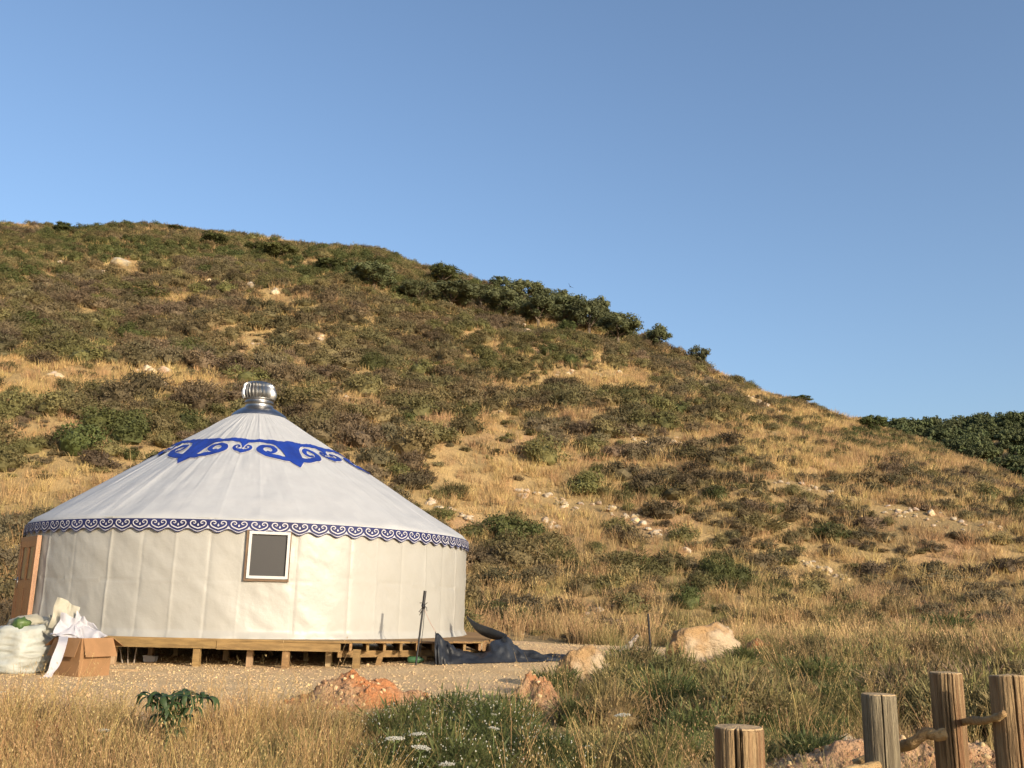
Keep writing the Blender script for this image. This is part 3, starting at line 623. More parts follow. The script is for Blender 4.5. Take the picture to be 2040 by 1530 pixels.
def sheet(p00, p10, p11, p01, n, amp, seed, freq=3.0, bulge=0.0, nrm=None):
    a, b = np.meshgrid(np.linspace(0, 1, n), np.linspace(0, 1, n)); p00, p10, p11, p01 = [np.asarray(q, float) for q in (p00, p10, p11, p01)]
    Pq = (1 - a)[..., None] * (1 - b)[..., None] * p00 + a[..., None] * (1 - b)[..., None] * p10 + a[..., None] * b[..., None] * p11 + (1 - a)[..., None] * b[..., None] * p01
    nn = np.cross(p10 - p00, p01 - p00) if nrm is None else np.asarray(nrm, float); nn = nn / np.linalg.norm(nn)
    d_ = amp * (1 - 2 * np.abs(fbm(a * freq * 0.8 + seed, b * freq * 0.5, seed=seed, octaves=2))) + bulge * np.sin(np.pi * a) * np.sin(np.pi * b)
    Pq = Pq + d_[..., None] * nn
    Pq[..., 0] += 0.6 * amp * vnoise(a * freq * 0.9, b * freq, seed=seed + 3); Pq[..., 2] += 0.6 * amp * vnoise(a * freq * 0.9, b * freq, seed=seed + 4)
    return Pq
# cardboard box with its flaps folded out
p0 = at_z(155, 1345, 0.06); p1 = at_z(211, 1339, 0.06); p2 = at_z(90, 1336, 0.06)
e1 = (p1 - p0)[:2]; e1 = e1 / np.linalg.norm(e1); e1 = np.array([math.cos(math.radians(60)), math.sin(math.radians(60))]); e2 = np.array([-e1[1], e1[0]])
W1, W2, HB = 0.50, 0.58, 0.52
box = thing('cardboard_box', 'open brown cardboard box with flaps folded down, heaped with white cloth', 'box', (p0[0], p0[1], gz(p0[0], p0[1]) + 0.03))
B3 = np.array([[e1[0], e2[0], 0], [e1[1], e2[1], 0], [0, 0, 1.]])
def bl(q): return B3 @ np.asarray(q, float)
mb = MB()
for c, s_ in (((W1 / 2, 0.003, HB / 2), (W1, 0.006, HB)), ((W1 / 2, W2 - 0.003, HB / 2), (W1, 0.006, HB)), ((0.003, W2 / 2, HB / 2), (0.006, W2 - 0.014, HB)), ((W1 - 0.003, W2 / 2, HB / 2), (0.006, W2 - 0.014, HB)), ((W1 / 2, W2 / 2, 0.004), (W1 - 0.016, W2 - 0.016, 0.006))):
    mb.box(bl(c), s_, B3)
mb.build('carton', M['card'], box)
def flap(a, b, out, drop, skew=0.0):
    a, b, out = np.asarray(a, float), np.asarray(b, float), np.asarray(out, float); m_ = MB(); q = [a, b, b + out + np.array([0, 0, -drop]) + (b - a) * skew, a + out + np.array([0, 0, -drop]) - (b - a) * skew]
    nn = np.cross(q[1] - q[0], q[3] - q[0]); nn = nn / np.linalg.norm(nn) * 0.006; v = [bl(x) for x in q] + [bl(x + nn) for x in q]
    m_.add(v, [(0, 1, 2, 3), (7, 6, 5, 4), (0, 4, 5, 1), (1, 5, 6, 2), (2, 6, 7, 3), (3, 7, 4, 0)]); return m_.build('flap', M['card'], box)
flap((0.02, -0.004, HB), (W1, -0.004, HB), (0.03, -0.075, 0), 0.25, 0.03)
flap((-0.004, W2, HB), (-0.004, 0.02, HB), (-0.07, 0.02, 0), 0.25, 0.03)
flap((W1, W2 + 0.004, HB), (0, W2 + 0.004, HB), (0, 0.2, 0), 0.12)
flap((W1 + 0.004, 0, HB), (W1 + 0.004, W2, HB), (0.2, 0, 0), 0.12)
# cloth heap in the box
bc0 = np.array([p0[0], p0[1], 0]); zt = gz(p0[0], p0[1]) + 0.03 + HB
def q3(px, py, dy): return at_y(px, py, p0[1] + dy)
heap = thing('cloth_heap', 'crumpled white and cream cloth heaped in the open cardboard box', 'cloth', (p0[0], p0[1] + 0.3, zt)); HL = np.array([p0[0], p0[1] + 0.3, zt])
def hpart(mb, name, mat): mb.v = [np.concatenate(mb.v) - HL]; return mb.build(name, M[mat], heap, True)
hpart(MB().grid(sheet(q3(112, 1190, 0.45), q3(160, 1208, 0.5), q3(152, 1262, 0.35), q3(98, 1246, 0.35), 26, 0.035, 3)), 'cream_sheet', 'cream_cloth')
hpart(MB().grid(sheet(q3(70, 1243, 0.55), q3(120, 1222, 0.5), q3(130, 1274, 0.40), q3(90, 1262, 0.35), 22, 0.05, 4)), 'cream_sheet', 'cream_cloth')
hpart(MB().grid(sheet(q3(124, 1222, 0.28), q3(165, 1240, 0.30), q3(150, 1276, 0.12), q3(102, 1268, 0.12), 26, 0.04, 5, bulge=0.05)), 'white_sheet', 'white_cloth')
hpart(MB().grid(sheet(q3(150, 1218, 0.40), q3(190, 1244, 0.42), q3(212, 1267, 0.30), q3(150, 1277, 0.18), 28, 0.045, 6, bulge=0.06)), 'white_sheet', 'white_cloth')
hpart(MB().grid(sheet(q3(100, 1270, 0.10), q3(205, 1268, 0.25), q3(200, 1276, 0.75), q3(110, 1264, 0.75), 24, 0.05, 7)), 'white_sheet', 'white_cloth')
cl = spline([q3(127, 1268, 0.10), q3(124, 1280, -0.08), q3(118, 1300, -0.13), q3(108, 1328, -0.17), q3(98, 1342, -0.20), q3(88, 1356, -0.26)], 22)
sv = np.array([0.075, 0.03, 0]); wv = np.interp(np.linspace(0, 1, 22), [0, 0.5, 0.75, 1], [0.75, 0.8, 0.55, 0.85])
tw = np.sin(np.linspace(0, 9, 22)) * 0.02
cl[-1, 2] = max(cl[-1, 2], gz(cl[-1, 0], cl[-1, 1]) + 0.05)
G = np.stack([cl - sv * wv[:, None] + np.stack([0 * tw, tw, 0 * tw], 1), cl + np.array([0, 0.02, 0]), cl + sv * wv[:, None]], 1)
hpart(MB().grid(G), 'hanging_strip', 'white_cloth')
# sacks
def sack(name, label, cat, mat, loc, r, h, seed, lean=0.0, open_top=True, nring=40):
    a = np.linspace(0, 2 * np.pi, 73); t = np.linspace(0, 1, nring); A, T = np.meshgrid(a, t)
    prof = np.interp(T, [0, 0.06, 0.25, 0.5, 0.75, 0.92, 1.0], [0.80, 0.98, 1.03, 0.97, 0.92, 0.88, 0.72])
    wr = 0.075 * np.abs(fbm(np.cos(A) * 1.2 + seed, np.sin(A) * 1.2, T * 7, seed=seed, octaves=3)) + 0.05 * fbm(np.cos(A) * 1.1, np.sin(A) * 1.1 + seed, T * 1.5, seed=seed + 1, octaves=2)
    R_ = r * (prof - wr * 1.6); Z_ = h * T + 0.06 * h * vnoise(np.cos(A) * 1.6, np.sin(A) * 1.6 + seed, seed=seed + 2) * sstep(0.6, 1, T)
    Pq = np.stack([R_ * np.cos(A) + lean * T * T, R_ * np.sin(A), Z_], -1)
    inner = np.stack([(R_[-1] - 0.05) * np.cos(a) + lean, (R_[-1] - 0.05) * np.sin(a), Z_[-1] - 0.10], -1); ctr = np.stack([0 * a + lean, 0 * a, 0 * a + h * 0.86], -1)
    o = MB().grid(np.concatenate([Pq, inner[None], ctr[None]], 0)).build(name, M[mat], None, True, loc); return tag(o, label, cat)
ps = at_z(16, 1343, 0.03)
sack('white_sack', 'bulging white woven sack standing left of the cardboard box', 'sack', 'sack', (ps[0], ps[1] + 0.3, gz(ps[0], ps[1] + 0.3) + 0.02), 0.43, 0.68, 7)
sk = np.array([ps[0], ps[1] + 0.3, gz(ps[0], ps[1] + 0.3) + 0.02])
tag(lump('green_bundle', 'melon', sk + (0.05, -0.22, 0.68), (0.12, 0.11, 0.10), 12, 3, 0.25, 2.4), 'small shiny green bundle poking out of the white sack', 'bundle')
tag(lump('olive_cloth', 'cream_cloth', sk + (-0.02, 0.15, 0.70), (0.30, 0.2, 0.10), 13, 3, 0.3, 2.0), 'pale crumpled cloth on top of the white woven sack', 'cloth')
pg = at_z(92, 1334, 0.05)
sack('grey_bag', 'dark grey bag wedged between the white sack and the cardboard box', 'bag', 'grey_bag', (pg[0] - 0.05, pg[1] + 0.55, gz(pg[0], pg[1] + 0.5) + 0.02), 0.30, 0.62, 9)
# leaning black pole with tied rope
pb = at_z(827, 1333, gz(-1.4, 15.4) + 0.03); pt = at_y(847, 1177, pb[1] + 0.05)
pole = thing('black_pole', 'leaning black steel pole with rope tied round it in front of the yurt', 'pole', pb); 
mb = MB().tube([pb - pb + (0, 0, -0.05), (pt - pb)], 0.017, 8); mb.tube([(pt - pb) * 0.82, (pt - pb) * 0.999], 0.026, 8); mb.build('shaft', M['black_pole'], pole, False)
kn = (pt - pb) * 0.80
mb = MB(); rng = np.random.default_rng(5)
for k in range(7):
    a = rng.uniform(0, 6.28); e_ = kn + np.array([math.cos(a) * 0.07, math.sin(a) * 0.05, rng.uniform(-0.16, 0.06)]); mb.tube(spline([kn, (kn + e_) / 2 + (0.02, 0, 0.02), e_], 6), 0.006, 5)
mb.add(*blob_core(None, (0.035, 0.035, 0.05), 2, 0.3)); mb.v[-1] = mb.v[-1] + kn
mb.tube([kn + (0.03, 0, 0), (pt - pb) * 0.5 + (0.045, 0, 0), (pt - pb) * 0.06 + (0.05, 0, 0)], 0.005, 5)
mb.build('knot', M['black_pole'], pole, True)
tipw = at_y(868, 1259, 16.54) - pb
MB().tube(spline([kn, (kn * 0.5 + tipw * 0.5) + (0, 0, -0.03), tipw], 8), 0.006, 5).build('rope', M['rope'], pole, True)
MB().tube([(-0.28, 0.05, 0.03), (-0.1, 0.0, 0.02), (0.0, 0, 0.02)], 0.008, 5).build('shadow_strip', M['black_pole'], pole, True)  # thin black tube laid on the gravel, standing in for the pole's cast shadow
# tarpaulin: hung by one corner, the rest dragged along the ground
cols = [(867, 1317, 1259), (874, 1318, 1264), (886, 1319, 1275), (902, 1319.5, 1287), (922, 1319, 1297), (945, 1319, 1301), (965, 1318, 1294), (982, 1318, 1279), (998, 1317, 1270), (1012, 1317, 1272), (1028, 1316, 1285), (1050, 1315, 1296), (1085, 1313.5, 1301), (1118, 1312, 1305.5), (1146, 1310, 1308.5)]
ns = 70; cs = spline(cols, ns); rows = []
for i, (px, fy, cy) in enumerate(cs):
    Yf = np.interp(px, [867, 985, 1146], [16.42, 16.95, 18.0]); f_ = at_y(px, fy, Yf); f_[2] = gz(f_[0], Yf) + 0.045; tt = i / (ns - 1)
    dep = np.interp(tt, [0, 0.15, 0.5, 1], [0.12, 0.35, 0.7, 0.35]); c_ = at_y(px, cy, f_[1] + dep)
    b_ = np.array([c_[0], c_[1] + dep * 1.1, gz(c_[0], c_[1] + dep) + 0.04]); row = []
    for q in np.linspace(0, 1, 13): row.append(f_ * (1 - q) + c_ * q + np.array([0, -0.06, 0]) * math.sin(math.pi * q))
    for q in np.linspace(0.15, 1, 7): row.append(c_ * (1 - q) + b_ * q)
    rows.append(row)
P = np.array(rows); ss, qq = np.meshgrid(np.linspace(0, 1, ns), np.linspace(0, 1, P.shape[1]), indexing='ij')
wr = 0.075 * (1 - 2 * np.abs(fbm(ss * 9 + qq * 2, qq * 2.2 - ss * 3, seed=61, octaves=3))) * np.sin(np.pi * np.clip(qq, 0.02, 0.98)) * sstep(0, 0.08, ss)
wr = wr + 0.045 * np.sin(ss * 95 + qq * 2.5) * sstep(0.30, 0.02, ss) * (1 - qq) + 0.02 * fbm(ss * 26, qq * 7, seed=63, octaves=2) * np.sin(np.pi * np.clip(qq, 0.02, 0.98))
P[..., 1] -= wr; P[..., 2] = np.maximum(P[..., 2] + wr * 0.5, terr(P[..., 0], P[..., 1]) + 0.03)
tarp = thing('tarpaulin', 'blue-black tarpaulin slumped on the gravel beside the deck, one corner tied up', 'tarpaulin', P[35, 0]); TL = P[35, 0].copy()
mb = MB().grid(P - TL); mb.build('sheet', M['tarp'], tarp, True)
tail = spline([at_y(930, 1230, 18.9), at_y(945, 1246, 18.7), at_y(962, 1256, 18.4), at_y(985, 1264, 18.1), at_y(1010, 1272, 17.9)], 24)
G = []
for i, c in enumerate(tail):
    t = i / 23; wd = 0.02 + 0.17 * math.sin(math.pi * min(1, t * 0.75 + 0.04)); G.append([c + np.array([0.01, 0.03, 0.5 * wd]), c + np.array([0, -0.05 - 0.03 * math.sin(t * 14), 0.05]), c + np.array([0, 0.0, -0.42 * wd]), c + np.array([0, 0.14, -0.55 * wd])])
MB().grid(np.array(G) - TL).build('loose_flap', M['tarp'], tarp, True)
# second stake, driftwood, odds and ends
s0 = at_y(1297, 1308, 22.0); s0[2] = gz(s0[0], s0[1]) - 0.05; s1 = at_y(1291, 1223, 21.9)
tag(MB().tube([s0 * 0, (s1 - s0) * 0.5, s1 - s0], 0.024, 8).build('iron_stake', M['black_pole'], loc=s0), 'thin black iron stake standing alone left of the big ochre boulder', 'stake')
dw = spline([at_y(1214, 1309, 19.6), at_y(1232, 1303, 19.6), at_y(1248, 1291, 19.7), at_y(1260, 1278, 19.7), at_y(1270, 1266, 19.8)], 16); dw[0, 2] = gz(dw[0, 0], dw[0, 1]) + 0.02
tag(MB().tube(dw - dw[0], np.interp(np.linspace(0, 1, 16), [0, 0.5, 1], [0.05, 0.065, 0.03]) * (1 + 0.15 * np.sin(np.arange(16) * 2.1)), 9).build('dead_branch', M['drift'], smooth=True, loc=dw[0]), 'curved grey dead branch sticking up from the gravel near the iron stake', 'branch')
pl = at_z(240, 1336, 0.04)
tag(MB().box((0, 0, 0.02), (0.52, 0.10, 0.035)).build('loose_plank', M['lumber_grey'], loc=(pl[0], pl[1], gz(pl[0], pl[1]) + 0.03)), 'short reddish plank lying on the gravel right of the cardboard box', 'plank')
pw = at_z(326, 1311, 0.06)
tag(MB().box((0, 0, 0.06), (0.2, 0.16, 0.10), jit=0.01, rng=rng).build('pale_block', M['white_cloth'], loc=(pw[0], 17.1, gz(pw[0], 17.1) + 0.03)), 'small pale block lying in the shade under the deck', 'block')
for k, (px, ya, yb, dx) in enumerate(((238, 1285, 1312, 7), (255, 1282, 1308, 1), (273, 1285, 1308, -5))):
    a_, b_ = at_y(px, ya, 16.75), at_y(px + dx, yb, 16.62); b_[2] = gz(b_[0], b_[1]) + 0.03
    tag(MB().tube([b_ * 0, a_ - b_], 0.011, 6).build('thin_stick', M['drift'], loc=b_), 'thin pale stick leaning in the dark under the left end of the deck', 'stick', 'sticks under the deck')
pq = at_y(831, 1307, 16.9); zq = gz(pq[0], 16.5) + 0.09
bt = MB().tube([(-0.15, 0, 0), (-0.13, 0, 0), (0.06, 0, 0), (0.10, 0, 0), (0.13, 0, 0)], [0.03, 0.055, 0.055, 0.03, 0.02], 12)
tag(bt.build('plastic_bottle', M['bottle'], smooth=True, loc=(pq[0], 16.75, gz(pq[0], 16.75) + 0.09)), 'green plastic bottle lying under the right end of the deck', 'bottle')

# ------------------------------------------------------------------ fence: four round posts and three rough rails
M['post_wood'] = pm('post_wood', (0.33, 0.225, 0.115), (0.15, 0.093, 0.045), 6, 9, 0.85, 0.9, 14, 0.03, stretch=(9, 9, 0.5), c3=(0.22, 0.115, 0.055), scale3=0.8)
M['post_grey'] = pm('post_grey_wood', (0.255, 0.21, 0.135), (0.135, 0.107, 0.068), 6, 9, 0.85, 0.9, 14, 0.03, stretch=(9, 9, 0.5))
M['post_top'] = pm('post_end_grain', (0.42, 0.30, 0.165), (0.30, 0.20, 0.10), 9, 5, 0.85, 0.5, 30)
M['rail_wood'] = pm('peeled_rail', (0.38, 0.255, 0.115), (0.22, 0.13, 0.055), 14, 8, 0.8, 1.0, 30, 0.02, stretch=(0.7, 2.5, 2.5), lo=0.40, hi=0.72)
def post(px, py, Y, r, seed, label, mat, cracks, lean=(0, 0), slant=0.0):
    c = at_y(px, py, Y); zb = gz(c[0], Y) - 0.15; H = c[2] - zb
    p = thing('fence_post', label, 'fence post', (c[0], Y, zb), group=None)
    a = np.linspace(0, 2 * np.pi, 301)[:-1]; zs = np.concatenate([np.linspace(0, H - 0.012, 34), [H - 0.004, H]])
    A, Z = np.meshgrid(a, zs); rad = r * (1 + 0.025 * vnoise(np.cos(A) * 1.3 + seed, np.sin(A) * 1.3, Z * 1.5, seed=seed) + 0.010 * vnoise(A * 9, Z * 0.7, seed=seed + 1) + 0.006 * vnoise(A * 34, Z * 1.6, seed=seed + 4))
    face = math.atan2(-Y, -c[0])
    for off, dep, wd in cracks:
        dA = (A - (face + off + 0.05 * vnoise(Z * 2.5, off, seed=seed + 2) + 0.018 * vnoise(Z * 14, off, seed=seed + 3)) + np.pi) % (2 * np.pi) - np.pi
        rad = rad - dep * r * np.exp(-(dA / wd) ** 2) * sstep(0.0, 0.5, Z / H + 0.2)
    rad = rad * np.where(Z > H - 0.002, 0.965, 1.0)
    zt_ = Z + np.where(Z > H * 0.8, slant * rad * np.cos(A - face - 0.6), 0)
    side = np.stack([rad * np.cos(A) + lean[0] * Z / H, rad * np.sin(A) + lean[1] * Z / H, zt_], -1)
    MB().grid(side, True).build('shaft', mat, p, True)
    top = [side[-1]] + [np.stack([lean[0] + (side[-1][:, 0] - lean[0]) * q, lean[1] + (side[-1][:, 1] - lean[1]) * q, side[-1][:, 2] + 0.003 + 0.004 * (1 - q)], -1) for q in (0.97, 0.6, 0.25, 0.02)]
    MB().grid(np.stack(top), True).build('cut_end', M['post_top'], p, False)
    return c
c1 = post(1471, 1450, 2.72, 0.066, 71, 'short split-topped fence post standing apart at the bottom of the view', M['post_wood'], [(-0.12, 0.32, 0.05), (0.10, 0.40, 0.022), (0.16, 0.15, 0.012), (-0.55, 0.05, 0.02), (0.75, 0.08, 0.015)])
c2 = post(1750, 1384, 3.98, 0.066, 72, 'greyish fence post with one long crack, between the short post and the taller pair', M['post_grey'], [(0.18, 0.40, 0.022), (-0.4, 0.04, 0.015), (-0.75, 0.05, 0.012)])
c3 = post(1884, 1341, 4.05, 0.063, 73, 'tall brown fence post with several cracks and a rail end nailed to it', M['post_wood'], [(0.10, 0.34, 0.020), (0.40, 0.30, 0.018), (-0.35, 0.05, 0.02), (-0.08, 0.10, 0.012), (-0.6, 0.04, 0.012)])
c4 = post(2007, 1347, 3.75, 0.066, 74, 'tall fence post with pale weathered top at the right edge', M['post_wood'], [(0.28, 0.45, 0.028), (-0.3, 0.06, 0.015), (0.6, 0.08, 0.015)], slant=0.05)
def rail(pts, r0, r1, seed, label):
    n = 60; c = spline(pts, n); q = np.linspace(0, 1, n)
    c = c + np.stack([0 * q, 0.012 * vnoise(q * 5, 1.0, seed=seed), 0.010 * vnoise(q * 5, 2.0, seed=seed)], 1)
    rad = (r0 + (r1 - r0) * q) * (1 + 0.16 * vnoise(q * 9, 3.0, seed=seed) + 0.08 * vnoise(q * 23, 5.0, seed=seed)); rad[-1] *= 0.9
    return tag(MB().tube(c - c[0], rad, 14).build('fence_rail', M['rail_wood'], smooth=True, loc=c[0]), label, 'fence rail')
rail([at_y(1440, 1660, 2.95), at_y(1600, 1585, 3.5), at_y(1700, 1540, 3.80), at_y(1750, 1522, 3.885)], 0.022, 0.019, 81, 'pale crooked rail running from below up to the greyish post')
rail([at_y(1700, 1527, 4.16), at_y(1785, 1494, 4.10), at_y(1818, 1476, 4.0), at_y(1845, 1459, 3.97), at_y(1866, 1461, 3.955), at_y(1884, 1456, 3.94)], 0.022, 0.020, 82, 'pale crooked rail between the greyish post and the tall cracked post')
rail([at_y(1870, 1456, 4.16), at_y(1915, 1444, 4.02), at_y(1950, 1437, 3.85), at_y(1985, 1430, 3.68), at_y(2003, 1424, 3.645)], 0.017, 0.013, 83, 'thin pale rail between the two tall posts at the right edge')

# ------------------------------------------------------------------ soil mounds and boulders
def mound(name, label, x0, y0, rx, ry, h, seed, mat='red_soil', rot=0.0, n=46, rough=0.35):
    a = np.linspace(0, 2 * np.pi, 90, endpoint=False); q = np.linspace(0, 1, n); A, Q = np.meshgrid(a, q)
    k = 1 + 0.22 * fbm(np.cos(A) * 1.4 + seed, np.sin(A) * 1.4, seed=seed, octaves=3)
    lx, ly = rx * Q * k * np.cos(A), ry * Q * k * np.sin(A); X = x0 + lx * math.cos(rot) - ly * math.sin(rot); Y = y0 + lx * math.sin(rot) + ly * math.cos(rot)
    pr = (1 - sstep(0.05, 0.97, Q)) * h
    nz = fbm(X * 2.1, Y * 2.1, seed=seed + 1, octaves=5); Z = terr(X, Y) + pr * (1 + rough * nz) + 0.05 * fbm(X * 7, Y * 7, seed=seed + 2, octaves=3) * sstep(1, 0.8, Q) * (0.3 + pr / max(h, 0.01)) - 0.06 * sstep(0.9, 1.0, Q)
    o = np.array([x0, y0, gz(x0, y0)])
    return tag(MB().grid(np.stack([X, Y, Z], -1) - o, True).build(name, M[mat], smooth=True, loc=o), label, 'soil mound')
g = on_ground(712, 1408); mound('soil_mound', 'rough red earth mound between the gravel and the white-flowered bush', g[0], g[1] + 0.3, 1.0, 0.95, 0.22, 91, rough=0.8)
g = on_ground(1062, 1408); mound('soil_mound', 'small crumbling red earth bank below the narrow ochre rock', g[0], g[1], 0.45, 0.42, 0.32, 92, rough=0.8)
mound('soil_mound', 'wide heap of red stony earth behind the fence posts', 3.05, 7.35, 1.9, 1.15, 0.26, 93)
g = on_ground(1520, 1318); mound('soil_mound', 'small pinkish gravelly heap right of the big ochre boulder', g[0], g[1] + 0.4, 0.75, 0.6, 0.32, 94)
g = on_ground(60, 1472); mound('soil_mound', 'low reddish earth hump in the dry grass at the bottom left', g[0], g[1], 0.5, 0.5, 0.12, 95)
def rock_mesh(name, seed, sub=3, planes=12, noise=0.10, smooth=False, mat='rock'):
    rng = np.random.default_rng(seed); V_, F_ = blob_core(None, (1, 1, 1), sub, 0.0)
    for k in range(planes):
        nn = rng.normal(size=3); nn /= np.linalg.norm(nn); dd_ = rng.uniform(0.62, 0.9); ex = V_ @ nn - dd_; V_ = V_ - np.maximum(ex, 0)[:, None] * nn
    V_ = V_ * (1 + noise * fbm(V_[:, 0] * 2 + seed, V_[:, 1] * 2, V_[:, 2] * 2, seed=seed, octaves=4))[:, None]
    m = fast_mesh(name, V_ * 0.5, F_, smooth); m.materials.append(M[mat]); return m
def boulder(label, px0, px1, ytop, ybase, seed, mat='boulder', rz=0.0, deep=0.8, name='boulder', wide=1.08):
    g = on_ground((px0 + px1) / 2, ybase); dpt = g @ CF - HC * CF[2]; wd = (px1 - px0) * dpt / FPX; ht = (ybase - ytop) * dpt / FPX
    m = rock_mesh(name, seed, 5, 14, 0.16, True, mat)
    o = obj(name, m, None, None, (g[0], g[1] + wd * 0.35, g[2] + ht * 0.26), (0.1, -0.08, rz), (wd * wide, wd * deep, ht * 1.36)); return tag(o, label, 'rock')
boulder('big rough ochre boulder beside the black iron stake', 1330, 1482, 1232, 1322, 101, rz=0.4, wide=1.2)
boulder('narrow ochre rock standing in weeds below the end of the tarpaulin', 1112, 1220, 1280, 1380, 108, rz=0.5, wide=1.25)
boulder('pale grey rock lying on the red earth behind the fence', 1640, 1725, 1466, 1506, 103, mat='rock', rz=0.2)
boulder('small white stone on the gravel at the foot of the deck beam', 680, 694, 1258, 1266, 105, mat='rock')
# limestone scattered over the hillside
RM = [rock_mesh('hill_rock_%d' % k, 200 + k) for k in range(7)]
rng = np.random.default_rng(77)
def hill_rock(px, py, wpx, label, group, hk=0.75, ri=None):
    g = on_ground(px, py)
    if g is None or hill_t(g[0], g[1]) > 1.02: return
    dpt = (g - np.array([0, 0, HC])) @ CF; s_ = 1.45 * wpx * dpt / FPX
    o = obj('limestone_rock', RM[int(rng.integers(0, 7)) if ri is None else ri], None, None, (g[0], g[1], g[2] + s_ * hk * 0.15), (rng.normal() * 0.2, rng.normal() * 0.2, rng.uniform(0, 6.28)), (s_, s_ * rng.uniform(0.7, 1.1), s_ * hk * rng.uniform(0.75, 1.15)))
    return tag(o, label, 'rock', group)
hill_rock(1050, 668, 15, 'tall pale boulder standing just below the ridge grove', None, 1.3)
hill_rock(1043, 650, 7, 'small stone perched above the tall pale boulder under the grove', None, 0.9)
hill_rock(242, 528, 28, 'wide white rock outcrop high on the left part of the hill', None, 0.6)
hill_rock(122, 530, 15, 'squat pale rock left of the wide white outcrop', None, 0.8)
hill_rock(1195, 752, 11, 'pale rock at the top of the bare patch below the lone ridge tree', None, 0.8)
hill_rock(1855, 1026, 13, 'largest pale rock on the lower slope at the far right', None, 0.95)
hill_rock(1367, 1100, 15, 'pale rock above the dark round bush on the lower slope', None, 0.8)
hill_rock(1625, 975, 10, 'round white stone among low shrubs on the right slope', None, 0.95)
lines = [('wall', 'squared stone of the ruined dry wall on the left slope', 'stones of the ruined wall', [(274, 740), (328, 742)], 9, 12, 3),
         ('l2', 'pale stone below the ruined wall on the left slope', 'stones below the ruined wall', [(240, 765), (310, 766), (400, 768), (425, 775)], 10, 10, 6),
         ('l3', 'pale stone in the golden grass at the left edge of the hill', 'stones in the left golden grass', [(95, 750), (128, 752)], 5, 10, 3),
         ('l4', 'stone in the tumbled heap showing above the right eave of the yurt', 'stones in the heap by the eave', [(842, 1000), (880, 1012), (905, 1020), (930, 1035), (950, 1040)], 16, 11, 8),
         ('l5', 'stone in the long rubble line crossing the golden grass right of the yurt', 'stones of the long rubble line', [(1030, 982), (1060, 988), (1110, 998), (1140, 1012), (1190, 1012), (1230, 1020), (1262, 1036), (1300, 1062), (1315, 1078)], 52, 10, 9),
         ('l6', 'stone in the small cluster below the long rubble line', 'stones below the rubble line', [(1080, 1036), (1095, 1046), (1112, 1058)], 12, 9, 6),
         ('l7', 'pale stone in the broken row halfway up the slope behind the yurt', 'stones of the broken row', [(1252, 868), (1275, 880), (1300, 884), (1325, 880), (1350, 884), (1380, 895)], 30, 7, 6),
         ('l8', 'stone in the scree on the lower right slope', 'stones of the lower right scree', [(1600, 1118), (1625, 1128), (1655, 1145), (1688, 1152)], 34, 8, 7),
         ('l9', 'pale stone on the open slope near the right edge', 'stones on the right slope', [(1775, 1020), (1800, 1018), (1840, 1030), (1870, 1040), (1940, 1040), (2000, 1058)], 34, 8, 15),
         ('l10', 'pale stone high on the left slope below the skyline', 'stones high on the left slope', [(130, 545), (190, 545), (240, 548), (495, 572), (550, 586), (405, 560)], 13, 10, 6),
         ('l11', 'small stone halfway up the slope above the ventilator', 'stones above the ventilator', [(492, 686), (522, 684), (548, 680), (600, 688), (632, 693), (640, 655)], 11, 9, 4),
         ('l12', 'small stone on the bare patch below the ridge trees', 'stones on the upper bare patch', [(1095, 748), (1130, 740), (1160, 755), (1230, 745), (1215, 765)], 14, 7, 8),
         ('l13', 'stone beside the path of bare rock high on the right spur', 'stones on the right spur', [(1480, 790), (1510, 800), (1530, 815), (1560, 830)], 14, 7, 5),
         ('l14', 'scattered pale stone among shrubs in the middle of the hill', 'stones in the middle of the hill', [(690, 850), (760, 870), (700, 790), (1060, 800), (1040, 785), (930, 800), (1080, 850)], 16, 8, 14),
         ('l15', 'white stone in the row above the dark bush on the right slope', 'stones above the dark right bush', [(1545, 960), (1590, 965), (1615, 972), (1650, 985)], 10, 9, 4),
         ('l16', 'small stone lying at the back edge of the gravel behind the tarpaulin', 'stones behind the tarpaulin', [(1038, 1258), (1052, 1260), (1350, 1170)], 4, 12, 2)]
for nm, lab, grp, pts, cnt, wpx, jit in lines:
    c = spline(pts, 60) if len(pts) > 2 else np.linspace(pts[0], pts[1], 60)
    for k in range(cnt):
        q = c[int(rng.integers(0, 60))] if nm != 'wall' else c[int(k * 59 / (cnt - 1))]
        hill_rock(q[0] + rng.normal() * jit * 0.6, q[1] + rng.normal() * jit * 0.5, wpx * rng.uniform(0.5, 1.5), lab, grp, rng.uniform(0.5, 0.9))

# ------------------------------------------------------------------ hillside plants
SB = [shrub_mesh('shrub_brown_%d' % k, 300 + k, 1000, (0.52, 0.50, 0.34), 22, 0.036, M['shrub_brown'], spiky=0.25) for k in range(4)]
SO = [shrub_mesh('shrub_olive_%d' % k, 320 + k, 1000, (0.50, 0.52, 0.40), 22, 0.038, M['shrub_olive'], spiky=0.12) for k in range(4)]
SG = [shrub_mesh('shrub_green_%d' % k, 340 + k, 1100, (0.50, 0.48, 0.46), 24, 0.038, M['shrub_green']) for k in range(3)]
TREES = [(1312, 706, 54, 46), (1394, 724, 38, 24), (1232, 690, 86, 66), (882, 570, 62, 44), (1130, 672, 36, 32), (785, 520, 20, 18), (745, 578, 84, 50), (1080, 598, 40, 30)]
GROVE = [(835, 604, 72, 44), (900, 617, 96, 56), (958, 612, 66, 44), (1008, 634, 84, 56), (1045, 606, 70, 48), (1072, 652, 92, 66), (1125, 650, 84, 62), (1172, 668, 84, 66), (1000, 588, 52, 36), (1120, 612, 54, 36), (1190, 636, 44, 46), (1160, 628, 36, 40)]
TREES += GROVE
